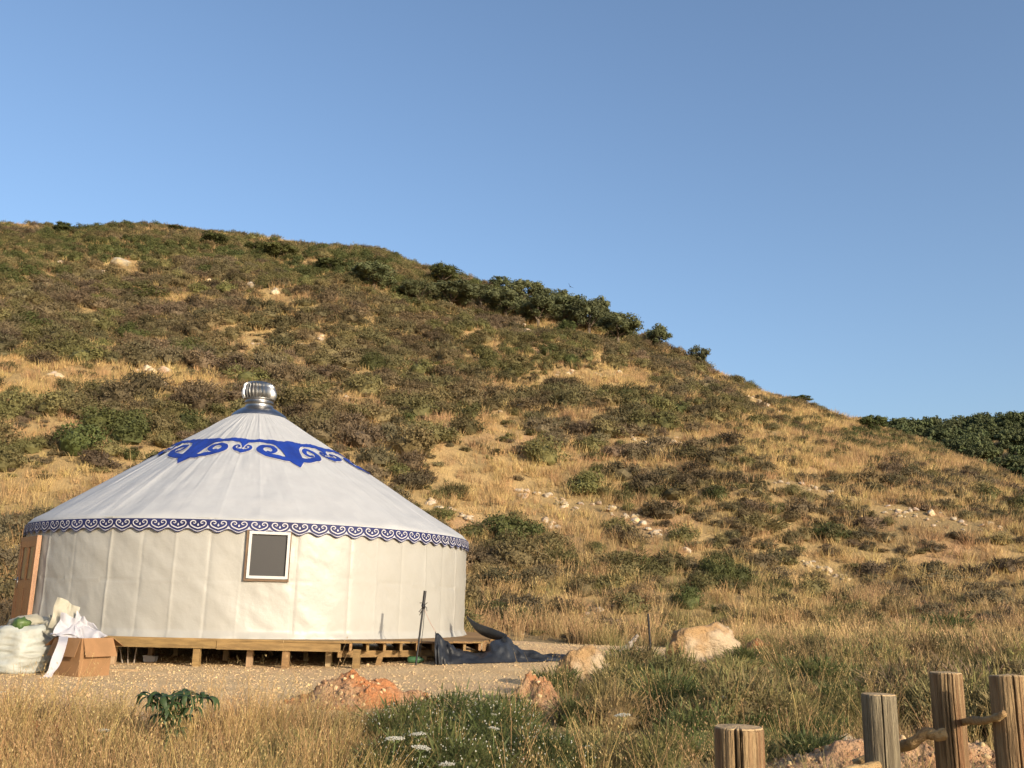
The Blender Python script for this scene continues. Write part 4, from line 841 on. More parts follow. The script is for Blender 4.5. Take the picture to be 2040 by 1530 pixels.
BUSHES = [(1437, 1165, 78, 66), (1432, 1000, 66, 40), (1375, 1215, 72, 56), (905, 995, 70, 46), (258, 680, 74, 46), (372, 710, 78, 46), (740, 740, 60, 50)]
gold = [(95, 772, 190, 46), (40, 735, 150, 26), (250, 745, 130, 20), (390, 768, 110, 16), (110, 985, 210, 42), (90, 805, 100, 20), (1190, 770, 80, 30), (1250, 765, 60, 25), (930, 845, 70, 22), (880, 840, 40, 18),
        (1080, 935, 150, 36), (1050, 975, 170, 30), (960, 1000, 90, 30), (1130, 1050, 90, 35), (1180, 1010, 110, 20), (1420, 872, 130, 14), (1330, 930, 130, 20), (1540, 905, 150, 14), (1640, 935, 130, 14), (1700, 850, 70, 16),
        (1770, 1000, 130, 16), (1900, 930, 70, 14), (1950, 1060, 120, 26), (2000, 1115, 90, 40), (1850, 1080, 140, 15), (1450, 1010, 90, 16), (1300, 1105, 80, 22), (1390, 1065, 60, 18), (1660, 1118, 90, 12), (1900, 1120, 150, 14),
        (1560, 1062, 80, 14), (1500, 945, 80, 12), (1420, 760, 60, 12), (1500, 790, 70, 10), (1590, 830, 80, 12), (1760, 905, 90, 14), (1960, 985, 80, 14), (690, 930, 60, 16), (1010, 780, 60, 14), (700, 820, 60, 14), (1150, 830, 70, 14),
        (40, 870, 90, 16), (560, 600, 60, 10), (370, 600, 60, 12), (1480, 1130, 100, 14)]
gold = np.array(gold, float)
def golden(px, py):
    g_ = np.zeros_like(px)
    for a, b, c, d in gold: g_ = np.maximum(g_, np.exp(-(((px - a) / c) ** 2 + ((py - b) / d) ** 2) * 1.2))
    return g_
rng = np.random.default_rng(500)
def hill_points(n, seed, tmin=0.0, tmax=1.12):
    r = np.random.default_rng(seed); y = 24 + (118 - 24) * np.sqrt(r.uniform(0.0, 1, n)); x = r.uniform(-0.72, 0.72, n) * (y + 12)
    t = hill_t(x, y); z = terr(x, y); px, py = project(np.stack([x, y, z], 1))
    ok = (t > tmin) & (t < tmax) & (px > -150) & (px < 2190); return x[ok], y[ok], px[ok], py[ok], t[ok]
x, y, px, py, t = hill_points(54000, 1, 0.02)
g_ = golden(px, py); clump = fbm(x / 5.5, y / 5.5, seed=66, octaves=3)
right = sstep(900, 1700, px) * sstep(720, 900, py)
ridge_thin = sstep(0.86, 0.93, t)
prob = np.clip(0.72 + 0.62 * clump - (1.45 - 0.55 * right) * g_ + 0.02 * right - 0.45 * ridge_thin, 0.015, 0.98)
EX = [(o.location.x, o.location.y, max(0.45, o.scale[0] * 0.8), max(0.9, o.scale[0] * 1.6)) for o in sc.objects if o.name.startswith('limestone_rock')]
for tx, ty, tw, th_ in TREES + BUSHES:
    g = on_ground(tx, ty)
    if g is not None: rw = tw * (g @ CF) / FPX; EX.append((g[0], g[1], rw * 0.42, rw * 0.42))
NROCK = sum(o.name.startswith('limestone_rock') for o in sc.objects)
def excluded(x, y, rocks=False):
    out = np.zeros(len(x), bool)
    for ex, ey, er, ef in (EX[:NROCK] if rocks else EX):
        if rocks: er, ef = er * 0.6, ef * 0.6
        dx, dy = x - ex, y - ey; L_ = math.hypot(ex, ey); fx_, fy_ = -ex / L_, -ey / L_
        along = dx * fx_ + dy * fy_; lat = np.abs(dx * fy_ - dy * fx_); out |= (lat < er) & (along > -er) & (along < ef)
    return out
prob = np.where(excluded(x, y), 0.0, prob)
keep = rng.uniform(size=len(x)) < prob; x, y, px, py, t, g_, right = [q[keep] for q in (x, y, px, py, t, g_, right)]
size = rng.gamma(3.0, 0.28, len(x)) + 0.42; size = np.clip(size, 0.5, 2.4 - 0.9 * sstep(0.35, 0.75, t[keep] if len(t) != len(x) else t)) * (1 - 0.40 * right)
size *= np.where(t < 0.18, 0.85, 1.0)
kn_ = fbm(x / 9, y / 9, seed=67, octaves=2) + 0.55 * sstep(760, 480, py) * sstep(1500, 600, px) + rng.normal(size=len(x)) * 0.42
kind = np.where(kn_ > 1.05, 2, np.where(kn_ > 0.12, 1, 0))
PR = [SB, SO, SG]
def overl(x, y, size):      # thin out so that neighbours do not pile up
    order = np.argsort(-size); cell = {}; out = np.zeros(len(x), bool)
    for i in order:
        cx_, cy_ = int(x[i] // 2), int(y[i] // 2); good = True
        for dx in (-1, 0, 1):
            for dy in (-1, 0, 1):
                for j in cell.get((cx_ + dx, cy_ + dy), ()):
                    if (x[i] - x[j]) ** 2 + (y[i] - y[j]) ** 2 < (0.30 * (size[i] + size[j])) ** 2: good = False; break
                if not good: break
            if not good: break
        if good: out[i] = True; cell.setdefault((cx_, cy_), []).append(i)
    return out
kp = overl(x, y, size); x, y, px, py, t, size, kind = [q[kp] for q in (x, y, px, py, t, size, kind)]
dpt = (np.stack([x, y, terr(x, y)], 1) - np.array([0, 0, HC])) @ CF
vis = (px > 5) & (px < 2035) & (py < 1275) & ~((px > 40) & (px < 925) & (py > 1040)) & ~((px > 60 + (1040 - py) * 1.9) & (px < 925 - (1040 - py) * 1.5) & (py > 830)) & (t < 1.0)
rank = np.where(vis, size / dpt, 0); big = np.zeros(len(x), bool); big[np.argsort(-rank)[:230]] = True
zone = np.where(t > 0.62, 'upper', np.where(t > 0.28, 'middle', 'lower'))
LMK = [(520, 790, 'the steel ventilator'), (60, 1045, 'the left eave of the yurt'), (925, 1075, 'the right eave of the yurt'), (1050, 668, 'the tall pale boulder under the grove'), (1312, 700, 'the lone ridge tree'), (242, 528, 'the wide white outcrop'), (300, 741, 'the ruined dry wall'),
       (258, 680, 'the bright green left bush'), (372, 710, 'the broad green left bush'), (740, 740, 'the tall green bush'), (1200, 1015, 'the long rubble line'), (1195, 770, 'the upper bare patch'), (1405, 1280, 'the big ochre boulder'), (1437, 1165, 'the dark round bush'), (1432, 1000, 'the dark bush by the rubble'), (1394, 720, 'the small wind-bent tree'),
       (1640, 1135, 'the lower right scree'), (1855, 1026, 'the largest far-right rock'), (1885, 1165, 'the broad brown thicket'), (1950, 880, 'the far wood'), (1293, 1260, 'the iron stake'), (1310, 880, 'the broken stone row'), (890, 1015, 'the stone heap by the eave'), (1520, 810, 'the stones on the right spur'), (125, 470, 'the top left dark tree'), (60, 655, 'the wide left-edge thicket'), (280, 600, 'the large bush below the outcrop'), (90, 780, 'the left golden grass'), (120, 985, 'the golden strip beside the roof'), (1080, 940, 'the golden terrace'), (1520, 1060, 'the wide grey-green thicket'), (1625, 975, 'the round white stone')]
used = set()
def where_label(kind_, px_, py_, s_):
    sz = 'small' if s_ < 1.0 else ('large' if s_ > 1.7 else 'mid-sized'); d_ = sorted(LMK, key=lambda q: math.hypot(q[0] - px_, (q[1] - py_) * 1.3)); lab = None
    for q in d_[:16]:
        dx, dy = px_ - q[0], py_ - q[1]; rel = ('right of' if dx > 0 else 'left of') if abs(dx) > abs(dy) else ('below' if dy > 0 else 'above')
        dd_ = math.hypot(dx, dy); pre = 'just ' if dd_ < 70 else ('' if dd_ < 190 else 'well ')
        lab = '%s %s %s%s %s' % (sz, kind_, pre, rel, q[2])
        if lab not in used: break
    used.add(lab); return lab
KN = ['grey-brown shrub', 'olive green shrub', 'fresh green bush']
for i in np.nonzero(big)[0]:
    k = int(kind[i]); mset = PR[k]; s_ = size[i]; sd_ = 'left' if px[i] < 930 else 'right'
    o = obj('hillside_shrub', mset[int(rng.integers(0, len(mset)))], None, None, (x[i], y[i], gz(x[i], y[i]) - 0.06 * s_), (rng.normal() * 0.08, rng.normal() * 0.08, rng.uniform(0, 6.28)), (s_ * rng.uniform(0.9, 1.2), s_, s_ * rng.uniform(0.75, 1.1)))
    tag(o, where_label(KN[k], px[i], py[i], s_), 'shrub', '%s hillside shrubs, %s %s slope' % (['brown', 'olive', 'green'][k], zone[i], sd_))
xs, ys, ss_, ks = x[~big], y[~big], size[~big], kind[~big]
r = np.random.default_rng(9)
for k, (nm, lab) in enumerate((('brown_scrub', 'mass of small grey-brown scrub covering the hillside'), ('olive_scrub', 'mass of small olive green scrub covering the hillside'), ('green_scrub', 'scatter of small fresh green bushes over the hillside'))):
    q = ks == k; n = int(q.sum()); s_ = ss_[q]
    scatter(nm, PR[k], np.stack([xs[q], ys[q], terr(xs[q], ys[q]) - 0.06 * s_], 1), np.stack([r.normal(size=n) * 0.08, r.normal(size=n) * 0.08, r.uniform(0, 6.28, n)], 1),
            np.stack([s_ * r.uniform(0.9, 1.2, n), s_, s_ * r.uniform(0.75, 1.1, n)], 1), r.integers(0, len(PR[k]), n), lab, 'scrub')
# single bushes one can pick out
def bush(px_, py_, wpx, hpx, label, meshes, group=None, name='bush'):
    g = on_ground(px_, py_)
    dp = (g - np.array([0, 0, HC])) @ CF; wd, ht = wpx * dp / FPX, hpx * dp / FPX
    m = meshes[int(rng.integers(0, len(meshes)))]; o = obj(name, m, None, None, (g[0], g[1] + wd * 0.2, g[2] - 0.05), (0, 0, rng.uniform(0, 6.28)), (wd * 0.95, wd * 0.95, ht * 1.25)); return tag(o, label, 'bush', group)
BG = [shrub_mesh('big_bush_%d' % k, 360 + k, 2600, (0.5, 0.5, 0.46), 30, 0.026, M['shrub_green'], asp=0.5) for k in range(2)]
BO = [shrub_mesh('big_olive_bush_%d' % k, 365 + k, 2600, (0.5, 0.5, 0.42), 30, 0.026, M['shrub_olive'], spiky=0.2, asp=0.4) for k in range(2)]
bush(1437, 1165, 78, 66, 'dark round green bush on the lower slope above the iron stake', BG)
bush(1432, 1000, 66, 40, 'dark green bush beside grey scrub right of the rubble line', BG)
bush(1375, 1215, 72, 56, 'small dark bush in the tall grass above the ochre boulder', BG)
bush(905, 995, 70, 46, 'rounded brown bush just above the right roof edge of the yurt', BO)
bush(258, 680, 74, 46, 'bright green bush on the left slope above the yurt', BG)
bush(372, 710, 78, 46, 'broad green bush right of the bright green bush on the left slope', BG)
bush(740, 740, 60, 50, 'tall green bush on the slope right of the ventilator', BG)
bush(1520, 1060, 120, 46, 'wide grey-green thicket right of the long rubble line', BO)
bush(1650, 1075, 110, 40, 'wide low green thicket on the lower right slope', BG)
bush(1885, 1165, 170, 50, 'broad dark brown thicket at the foot of the right slope', [SB[0]])
bush(1015, 1085, 110, 28, 'flat green bush right of the yurt eave', BO)
bush(985, 1225, 90, 34, 'low bright green bush behind the right side of the yurt', BG)
bush(1110, 1130, 110, 52, 'grey shrub thicket right of the yurt wall', BO)
bush(1250, 1140, 170, 50, 'long grey-brown thicket right of the yurt behind the reddish grass', BO)
bush(60, 655, 90, 40, 'wide dark green thicket at the left edge of the hill', BG)
bush(280, 600, 110, 40, 'large green bush below the wide white outcrop', BG)
# ------------------------------------------------------------------ trees along the ridge
def crown_mesh(name, seed, n=3000, mat=None, leaf=0.030):
    rng = np.random.default_rng(seed); ncl = 46
    d = rng.normal(size=(ncl, 3)); d[:, 2] = d[:, 2] * 0.8 + 0.25; d /= np.linalg.norm(d, axis=1)[:, None]
    cc = d * rng.uniform(0.45, 0.95, ncl)[:, None] * np.array([0.5, 0.5, 0.36]); cr = rng.uniform(0.08, 0.155, ncl)
    k = rng.integers(0, ncl, n); e = rng.normal(size=(n, 3)); e /= np.linalg.norm(e, axis=1)[:, None]
    p = cc[k] + e * cr[k][:, None] * rng.uniform(0.6, 1.1, n)[:, None] * np.array([1.15, 1.15, 0.85]); p[:, 2] += 0.52
    V, F = leaf_faces(rng, p, e * 0.9 + rng.normal(size=(n, 3)) * 0.5, leaf, 0.5); F = [tuple(q) for q in F]
    for i in range(0, ncl, 2):
        cv, cf = blob_core(None, (cr[i] * 0.7,) * 3, 1, 0.1); o = len(V); V = np.concatenate([V, cv + cc[i] + (0, 0, 0.52)]); F += [tuple(q + o) for q in cf]
    m = bpy.data.meshes.new(name); m.from_pydata(V.tolist(), [], F); m.update(); m.materials.append(mat); return m
def trunk_mesh(name, seed):
    rng = np.random.default_rng(seed); mb = MB(); mb.tube(spline([(0, 0, -0.08), (0.01, 0.01, 0.12), (0.03, -0.01, 0.3), (0.02, 0.02, 0.5)], 8), np.linspace(0.045, 0.022, 8), 7)
    for k in range(5):
        a = k * 1.26 + rng.uniform(-0.3, 0.3); mb.tube(spline([(0.02, 0, 0.16 + 0.03 * k), (0.15 * math.cos(a), 0.15 * math.sin(a), 0.34), (0.32 * math.cos(a), 0.32 * math.sin(a), 0.52)], 6), np.linspace(0.022, 0.006, 6), 5)
    m = mb.mesh(name, True); m.materials.append(M['bark']); return m
CM = [crown_mesh('crown_%d' % k, 400 + k, 3200, M['tree_leaf']) for k in range(4)]; CG = [crown_mesh('green_crown_%d' % k, 410 + k, 3200, M['shrub_green']) for k in range(2)]
TM = [trunk_mesh('trunk_%d' % k, 420 + k) for k in range(3)]
def tree(px_, py_, wpx, hpx, label, group=None, green=False, name='ridge_tree', pos=None):
    g = on_ground(px_, py_) if pos is None else np.asarray(pos)
    k = 0
    while g is None and k < 60: k += 2; g = on_ground(px_, py_ + k)
    if g is None: return
    dp = (g - np.array([0, 0, HC])) @ CF; wd, ht = wpx * dp / FPX * 1.12, (hpx * 1.15 + k) * dp / FPX
    rz = rng.uniform(0, 6.28); T = thing(name, label, 'tree', (g[0], g[1], g[2]), rz, group)
    sc_ = (wd * 0.98, wd * 0.98, ht / 0.93)
    obj('trunk', TM[int(rng.integers(0, 3))], None, T, scale=sc_); obj('crown', (CG if green else CM)[int(rng.integers(0, 2 if green else 4))], None, T, scale=sc_); return T
tree(1312, 700, 52, 52, 'lone dark tree on the ridge just right of the grove')
tree(1394, 722, 40, 34, 'small wind-bent dark tree at the right end of the ridge')
tree(1232, 690, 86, 66, 'large round dark tree ending the ridge grove on the right')
tree(882, 570, 62, 44, 'bright green tree at the left end of the ridge grove', green=True)
tree(1130, 672, 36, 32, 'small bright green tree at the lower edge of the grove', green=True)
tree(785, 520, 20, 18, 'tiny upright tree on the skyline left of the grove')
tree(745, 578, 84, 50, 'broad grey-green tree on the slope left of the grove')
tree(1080, 598, 40, 30, 'flat-topped tree on the skyline above the grove')
ORD = ['first', 'second', 'third', 'fourth', 'fifth', 'sixth', 'seventh', 'eighth', 'ninth', 'tenth', 'eleventh', 'twelfth', 'thirteenth', 'fourteenth', 'fifteenth']
for gi_, (px_, py_, wd, ht) in enumerate(sorted(GROVE)):
    tree(px_, py_, wd, ht, 'grey-green tree of the crowded ridge grove, %s from the left' % ORD[gi_], 'trees of the ridge grove')
for px_, py_, wd, ht, lab in ((425, 494, 54, 28, 'dark green bushy tree just below the skyline on the left'), (555, 520, 70, 34, 'wide dark green tree below the skyline right of the stalks'), (505, 506, 44, 22, 'small dark tree left of the wide tree below the skyline'), (125, 470, 46, 24, 'dark tree near the top left of the hill'), (350, 462, 30, 12, 'low dark bush on the left skyline'), (660, 545, 60, 30, 'green tree in the upper middle of the hill'), (1592, 806, 50, 16, 'flat dark tree on the descending right skyline')):
    tree(px_, py_, wd, ht, lab, green=True, name='hill_tree')
# spiky stalks on the skyline
for px_, lab in ((600, 'pair of dark upright stalks on the skyline above the ventilator'), (644, 'short dark stalk on the skyline right of the paired stalks')):
    g = None; py_ = 470
    while g is None: g = on_ground(px_, py_); py_ += 2
    mb = MB()
    for q in range(5 if px_ == 600 else 3): mb.tube(spline([(0.1 * q - 0.2, 0, -0.1), (0.13 * q - 0.27, 0, 0.35), (0.15 * q - 0.3, 0.02, 0.75 + 0.2 * math.sin(q * 2))], 6), [0.06, 0.06, 0.055, 0.05, 0.045, 0.03], 6)
    tag(mb.build('dead_stalk', M['bark'], smooth=True, loc=g), lab, 'plant')
# far wood
FC = [crown_mesh('far_crown_%d' % k, 430 + k, 700, M['far_leaf'], 0.055) for k in range(3)]
r = np.random.default_rng(21); n = 5200; x = r.uniform(60, 300, n); y = r.uniform(165, 300, n); z = far_h(x, y); px, py = project(np.stack([x, y, z], 1))
ok = (px > 1600) & (px < 2250) & (z > 2); x, y, z = x[ok], y[ok], z[ok]; n = len(x); s_ = r.uniform(3.2, 6.0, n)
scatter('far_wood', FC, np.stack([x, y, z - 0.8], 1), np.stack([0 * x, 0 * x, r.uniform(0, 6.28, n)], 1), np.stack([s_, s_, s_ * r.uniform(0.8, 1.25, n)], 1), r.integers(0, 3, n), 'dense dark green wood covering the far hill on the right', 'wood')
tree(1742, 862, 50, 34, 'tall dark tree where the right spur meets the far wood', green=True, name='hill_tree')

# ------------------------------------------------------------------ grass on the hill and behind the yard
HG = [grass_mesh('hill_grass_%d' % k, 500 + k, 26, 0.42, 0.30, 0.35, 0.012, M['straw']) for k in range(3)]
x, y, px, py, t = hill_points(100000, 2, 0.0, 1.05)
g_ = golden(px, py); right = sstep(900, 1700, px) * sstep(720, 900, py)
keep = np.random.default_rng(3).uniform(size=len(x)) < np.clip(0.30 + 1.0 * g_ + 0.30 * right, 0, 1) * np.where(excluded(x, y, True), 0.2, 1); x, y = x[keep], y[keep]
stuff('hill_grass', HG, x, y, 'dry golden grass over the open parts of the hillside', 'grass', 0.7, 1.3, 1, size=np.where(y < 40, 0.9, 1.0))
LS = [shrub_mesh('low_scrub_%d' % k, 520 + k, 320, (0.5, 0.5, 0.24), 14, 0.055, M['shrub_brown'] if k < 2 else M['shrub_olive'], core=0.5, spiky=0.3) for k in range(4)]
x, y, px, py, t = hill_points(40000, 4, 0.0, 1.10)
g_ = golden(px, py); right = sstep(900, 1700, px) * sstep(720, 900, py)
keep = np.random.default_rng(5).uniform(size=len(x)) < np.clip(0.72 + 0.5 * fbm(x / 4, y / 4, seed=71, octaves=2) - 1.0 * g_ - 0.05 * right, 0.05, 1) * np.where(excluded(x, y), 0, 1); x, y = x[keep], y[keep]
stuff('undergrowth', LS, x, y, 'low brown undergrowth between the hillside shrubs', 'undergrowth', 0.35, 0.9, 2, sink=0.03)
# tall grass between the yard and the foot of the slope
TG = [grass_mesh('tall_grass_%d' % k, 540 + k, 24, 0.72, 0.22, 0.22, 0.009, M['straw'], 2, 0.022) for k in range(3)]
TGG = [grass_mesh('green_tall_grass_%d' % k, 550 + k, 40, 0.58, 0.28, 0.32, 0.006, M['green_grass']) for k in range(3)]
r = np.random.default_rng(31); n = 9000; y = r.uniform(15.5, 40, n); x = r.uniform(-0.75, 0.75, n) * (y + 4)
px, py = project(np.stack([x, y, terr(x, y)], 1)); ok = ~in_yard(x, y, 1.0) & (px > -120) & (px < 2160) & (hill_t(x, y) < 0.2) & ~((x > -1) & (x < 4.6) & (y < 25.5))
x, y, px, py = x[ok], y[ok], px[ok], py[ok]
gr = fbm(x / 3.2, y / 3.2, seed=81, octaves=3) + 0.35 * sstep(1150, 1400, px) - 0.15; isg = (gr + r.normal(size=len(x)) * 0.35) > 0.18
kp = r.uniform(size=len(x)) < np.clip(0.55 + 0.5 * fbm(x / 2, y / 2, seed=82, octaves=2), 0.1, 1)
stuff('tall_dry_grass', TG, x[kp & ~isg], y[kp & ~isg], 'tall dry tan grass behind the gravel yard', 'grass', 0.55, 1.15, 6, 0.1)
stuff('tall_green_grass', TGG, x[kp & isg], y[kp & isg], 'greenish grass and weeds behind and right of the gravel yard', 'grass', 0.5, 1.05, 7, 0.1)
NEARB = [(800, 1500, 170), (900, 1470, 180), (985, 1520, 190), (860, 1555, 190), (1010, 1455, 130), (930, 1590, 200), (1090, 1560, 180), (1110, 1395, 110), (1340, 1435, 190), (1635, 1385, 150), (1700, 1425, 140), (1400, 1520, 180), (1640, 1545, 160), (1460, 1420, 150), (1240, 1460, 140), (352, 1490, 110)]
FARB = [(1405, 1324, 170), (1168, 1384, 120), (1062, 1412, 110), (1295, 1310, 60), (1240, 1310, 80), (1520, 1320, 150)]
NB = []
for bx, by, bw in NEARB:
    g = on_ground(bx, by); rw = bw * (g @ CF) / FPX * 0.5; NB.append((g[0], g[1] + rw * 0.5, rw))
for bx, by, bw in FARB:
    g = on_ground(bx, by); rw = bw * (g @ CF) / FPX * 0.5; NB.append((g[0], g[1] + rw * 0.5, rw * 1.05))
NN = len(NEARB)
for bx, by in ((1150, 1440), (1215, 1490), (1280, 1440), (1300, 1500), (1375, 1470), (1530, 1470), (1600, 1430), (1660, 1470), (1510, 1520), (1570, 1370), (1680, 1360)):
    g = on_ground(bx, by + 12); rw = 110 * (g @ CF) / FPX * 0.5; NB.insert(0, (g[0], g[1] + rw * 0.5, rw * 0.9)); NN += 1
def near_clear(x, y):
    out = np.zeros(len(x), bool)
    for bi, (ex, ey, er) in enumerate(NB):
        L_ = math.hypot(ex, ey); fx_, fy_ = -ex / L_, -ey / L_; dx, dy = x - ex, y - ey; al = dx * fx_ + dy * fy_; la = np.abs(dx * fy_ - dy * fx_); out |= (la < er * 0.9) & (al > -er) & (al < er * (2.2 if bi < NN else 7.0))
    return out
# mid-ground weeds right of the yard
MW = [shrub_mesh('weed_%d' % k, 560 + k, 1500, (0.5, 0.5, 0.34), 26, 0.026, M['green_grass'] if k % 2 else M['shrub_olive'], core=0.5, spiky=0.15, asp=0.24) for k in range(4)]
n = 1500; y = r.uniform(9.0, 27, n); x = r.uniform(0.0, 0.75, n) * (y + 3); ok = ~in_yard(x, y, 1.02) & ~((x < 4.6) & (y > 16.5)) & ~near_clear(x, y) & (fbm(x / 2.2, y / 2.2, seed=83, octaves=2) + r.normal(size=n) * 0.3 > 0.0)
stuff('weeds', MW, x[ok], y[ok], 'green and brown weeds growing right of the gravel yard', 'weeds', 0.4, 1.0, 8, 0.1)

# ------------------------------------------------------------------ foreground
OM = pm('oat_spikelet', (0.47, 0.34, 0.16), (0.37, 0.25, 0.11), 4, 2, 0.7, rnd=0.25, transl=0.3)
OG = [grass_mesh('oat_grass_%d' % k, 600 + k, 18, 0.44, 0.10, 0.22, 0.0034, M['straw_near'], 2, 0.0065, OM, 0.35, 3) for k in range(5)]
SGm = [grass_mesh('short_green_%d' % k, 610 + k, 30, 0.25, 0.12, 0.5, 0.0028, M['green_grass'], 0, curve=0.5, split=3) for k in range(4)]
SD = [grass_mesh('short_dry_%d' % k, 620 + k, 18, 0.22, 0.12, 0.6, 0.004, M['straw_near'], 2, 0.010, OM, 0.6, 3) for k in range(3)]
r = np.random.default_rng(41); n = 24000; y = r.uniform(5.2, 24, n); x = r.uniform(-0.66, 0.66, n) * (y + 1.0)
px, py = project(np.stack([x, y, terr(x, y)], 1)); ok = (px > -120) & (px < 2160) & (py < 1680)
x, y, px, py = x[ok], y[ok], px[ok], py[ok]
dens = np.where(in_yard(x, y, 0.93), 0.0, np.where(in_yard(x, y, 1.0), 0.12, 1.0)); dens = np.where(in_yard(x, y, 0.80) , 0, np.maximum(dens, 0.02))
clear = np.exp(-(((px - 715) / 110) ** 2 + ((py - 1395) / 45) ** 2)) + np.exp(-(((x - 3.05) / 1.5) ** 2 + ((y - 7.35) / 0.9) ** 2)) + np.exp(-(((px - 1055) / 60) ** 2 + ((py - 1395) / 35) ** 2))
pp = dens * np.clip(0.62 + 0.5 * fbm(x / 1.1, y / 1.1, seed=91, octaves=2), 0.08, 1) * np.clip(1 - 1.25 * clear, 0.03, 1)
pp = pp * np.where((x > 0.3) & (x < 4.6) & (y > 15.5), 0.25, 1.0)
pp = pp * np.where(near_clear(x, y), 0.22, 1.0)
sel = r.uniform(size=len(x)) < pp; greenish = fbm(x / 1.6, y / 1.6, seed=92, octaves=2) + 0.75 * sstep(700, 1300, px) + 0.5 * sstep(1490, 1560, py) * (px < 600) + 0.30 * sstep(1000, 1250, px) + r.normal(size=len(x)) * 0.45 - 0.72
a_ = sel & (greenish < 0) ; b_ = sel & (greenish >= 0) & (r.uniform(size=len(x)) < 0.85)
lowr = a_ & (r.uniform(size=len(x)) < 0.35); a_ = a_ & ~lowr
stuff('oat_grass', OG, x[a_], y[a_], 'dry straw-coloured oat grass with drooping seed heads in the foreground', 'grass', 0.45, 1.15, 11, 0.14)
stuff('short_dry_grass', SD, x[lowr], y[lowr], 'short matted dry grass between the oat stalks', 'grass', 0.7, 1.3, 12, 0.15)
stuff('short_green_grass', SGm, x[b_], y[b_], 'short green grass and herbs in the foreground', 'grass', 0.7, 1.5, 13, 0.12)
TO = [grass_mesh('tall_oats_%d' % k, 630 + k, 9, 0.74, 0.10, 0.20, 0.0032, M['straw_near'], 7, 0.0085, OM, 0.35, 4) for k in range(4)]
r = np.random.default_rng(45); n = 5200; y = r.uniform(6.0, 24, n); x = r.uniform(-0.66, 0.66, n) * (y + 1.0); px, py = project(np.stack([x, y, terr(x, y)], 1))
za = (px < 720) & (y < 9.2); zb = (px > 1000) & (y < 15) & ~in_yard(x, y, 1.03); zc = (px > 1480) & (y > 14) & (px < 2100)
pr = np.where(za, 0.42, np.where(zb, 0.30, np.where(zc, 0.42, 0))) * np.clip(0.5 + 0.9 * fbm(x / 1.3, y / 1.3, seed=94, octaves=2), 0, 1) * np.clip(1 - 1.3 * np.exp(-(((x - 3.05) / 1.5) ** 2 + ((y - 7.35) / 0.9) ** 2)), 0, 1)
ok = r.uniform(size=n) < pr * np.where(near_clear(x, y), 0.35, 1.0)
stuff('tall_oats', TO, x[ok], y[ok], 'tall pale wild oats with hanging seeds rising above the foreground weeds', 'grass', 0.6, 1.1, 14, 0.14)
# feathery green bushes
def herb_mesh(name, seed, n, mat, flowers=0, leaf=0.019, rad=(0.5, 0.5, 0.36)):
    m = shrub_mesh(name, seed, n, rad, 44, leaf, mat, core=0.55, spiky=0.05, flat=1.2, asp=0.16)
    if flowers:
        rng = np.random.default_rng(seed); d = rng.normal(size=(flowers, 3)); d[:, 2] = np.abs(d[:, 2]) + 0.15; d /= np.linalg.norm(d, axis=1)[:, None]
        p = d * np.array(rad) * rng.uniform(0.95, 1.18, flowers)[:, None] + np.array([0, 0, rad[2] * 0.55])
        bm = bmesh.new(); bm.from_mesh(m)
        for q in p:
            s_ = 0.0085 * rng.uniform(0.6, 1.3); vs = [bm.verts.new(q + np.array(o) * s_) for o in ((1, 0, 0), (0, 1, 0), (-1, 0, 0), (0, -1, 0), (0, 0, 1.2), (0, 0, -1.2))]
            for i in range(4):
                f = bm.faces.new((vs[i], vs[(i + 1) % 4], vs[4])); f.material_index = 1; f = bm.faces.new((vs[(i + 1) % 4], vs[i], vs[5])); f.material_index = 1
        bm.to_mesh(m); bm.free(); m.materials.append(M['white_petal'])
    return m
HF = [herb_mesh('flowering_herb_%d' % k, 640 + k, 6500, M['herb'], 90) for k in range(2)]; HB_ = [herb_mesh('herb_%d' % k, 650 + k, 6000, M['herb']) for k in range(2)]
HO = [herb_mesh('olive_herb_%d' % k, 655 + k, 5000, M['green_grass']) for k in range(2)]
def near_bush(px_, py_, wpx, hpx, label, meshes, group=None, name='leafy_bush'):
    g = on_ground(px_, py_); dp = (g - np.array([0, 0, HC])) @ CF; wd, ht = 1.2 * wpx * dp / FPX, 1.5 * hpx * dp / FPX
    o = obj(name, meshes[int(rng.integers(0, len(meshes)))], None, None, (g[0], g[1] + wd * 0.25, g[2] - 0.04), (0, 0, rng.uniform(0, 6.28)), (wd * 0.9, wd * 0.9, ht * 1.12)); return tag(o, label, 'bush', group)
for px_, py_, wd, ht, lab in ((800, 1500, 170, 100, 'under the close pair of flower heads'), (900, 1470, 180, 90, 'right of the close pair of flower heads'), (985, 1520, 190, 120, 'below the two small upper right flower heads'), (860, 1555, 190, 110, 'at the bottom beside the tilted flower head'), (1010, 1455, 130, 70, 'against the small crumbling red bank'), (930, 1590, 200, 120, 'cut by the bottom edge of the view'), (770, 1560, 150, 90, 'bordering the dry oat grass'), (1090, 1560, 180, 100, 'farthest right of the white-flowered bushes')):
    near_bush(px_, py_, wd, ht, 'feathery white-blossomed green bush ' + lab, HF, 'white-flowered bushes in the foreground', 'flowering_bush')
near_bush(1110, 1395, 110, 70, 'dark green bush at the foot of the narrow ochre rock', HB_)
near_bush(1265, 1345, 120, 60, 'dark weed clump right of the narrow ochre rock', HB_)
near_bush(1340, 1435, 170, 95, 'dense dark green bush in the middle of the foreground weeds', HB_)
near_bush(1240, 1460, 140, 80, 'olive weedy bush behind the white-flowered bushes', HO)
near_bush(1460, 1420, 150, 80, 'olive green bush behind the short split-topped post', HO)
near_bush(1635, 1385, 150, 80, 'bright green rounded bush below the pinkish gravel heap', HB_)
near_bush(1700, 1425, 140, 70, 'green trailing bush left of the greyish post', HB_)
near_bush(1580, 1470, 150, 90, 'olive weedy bush right of the short split-topped post', HO)
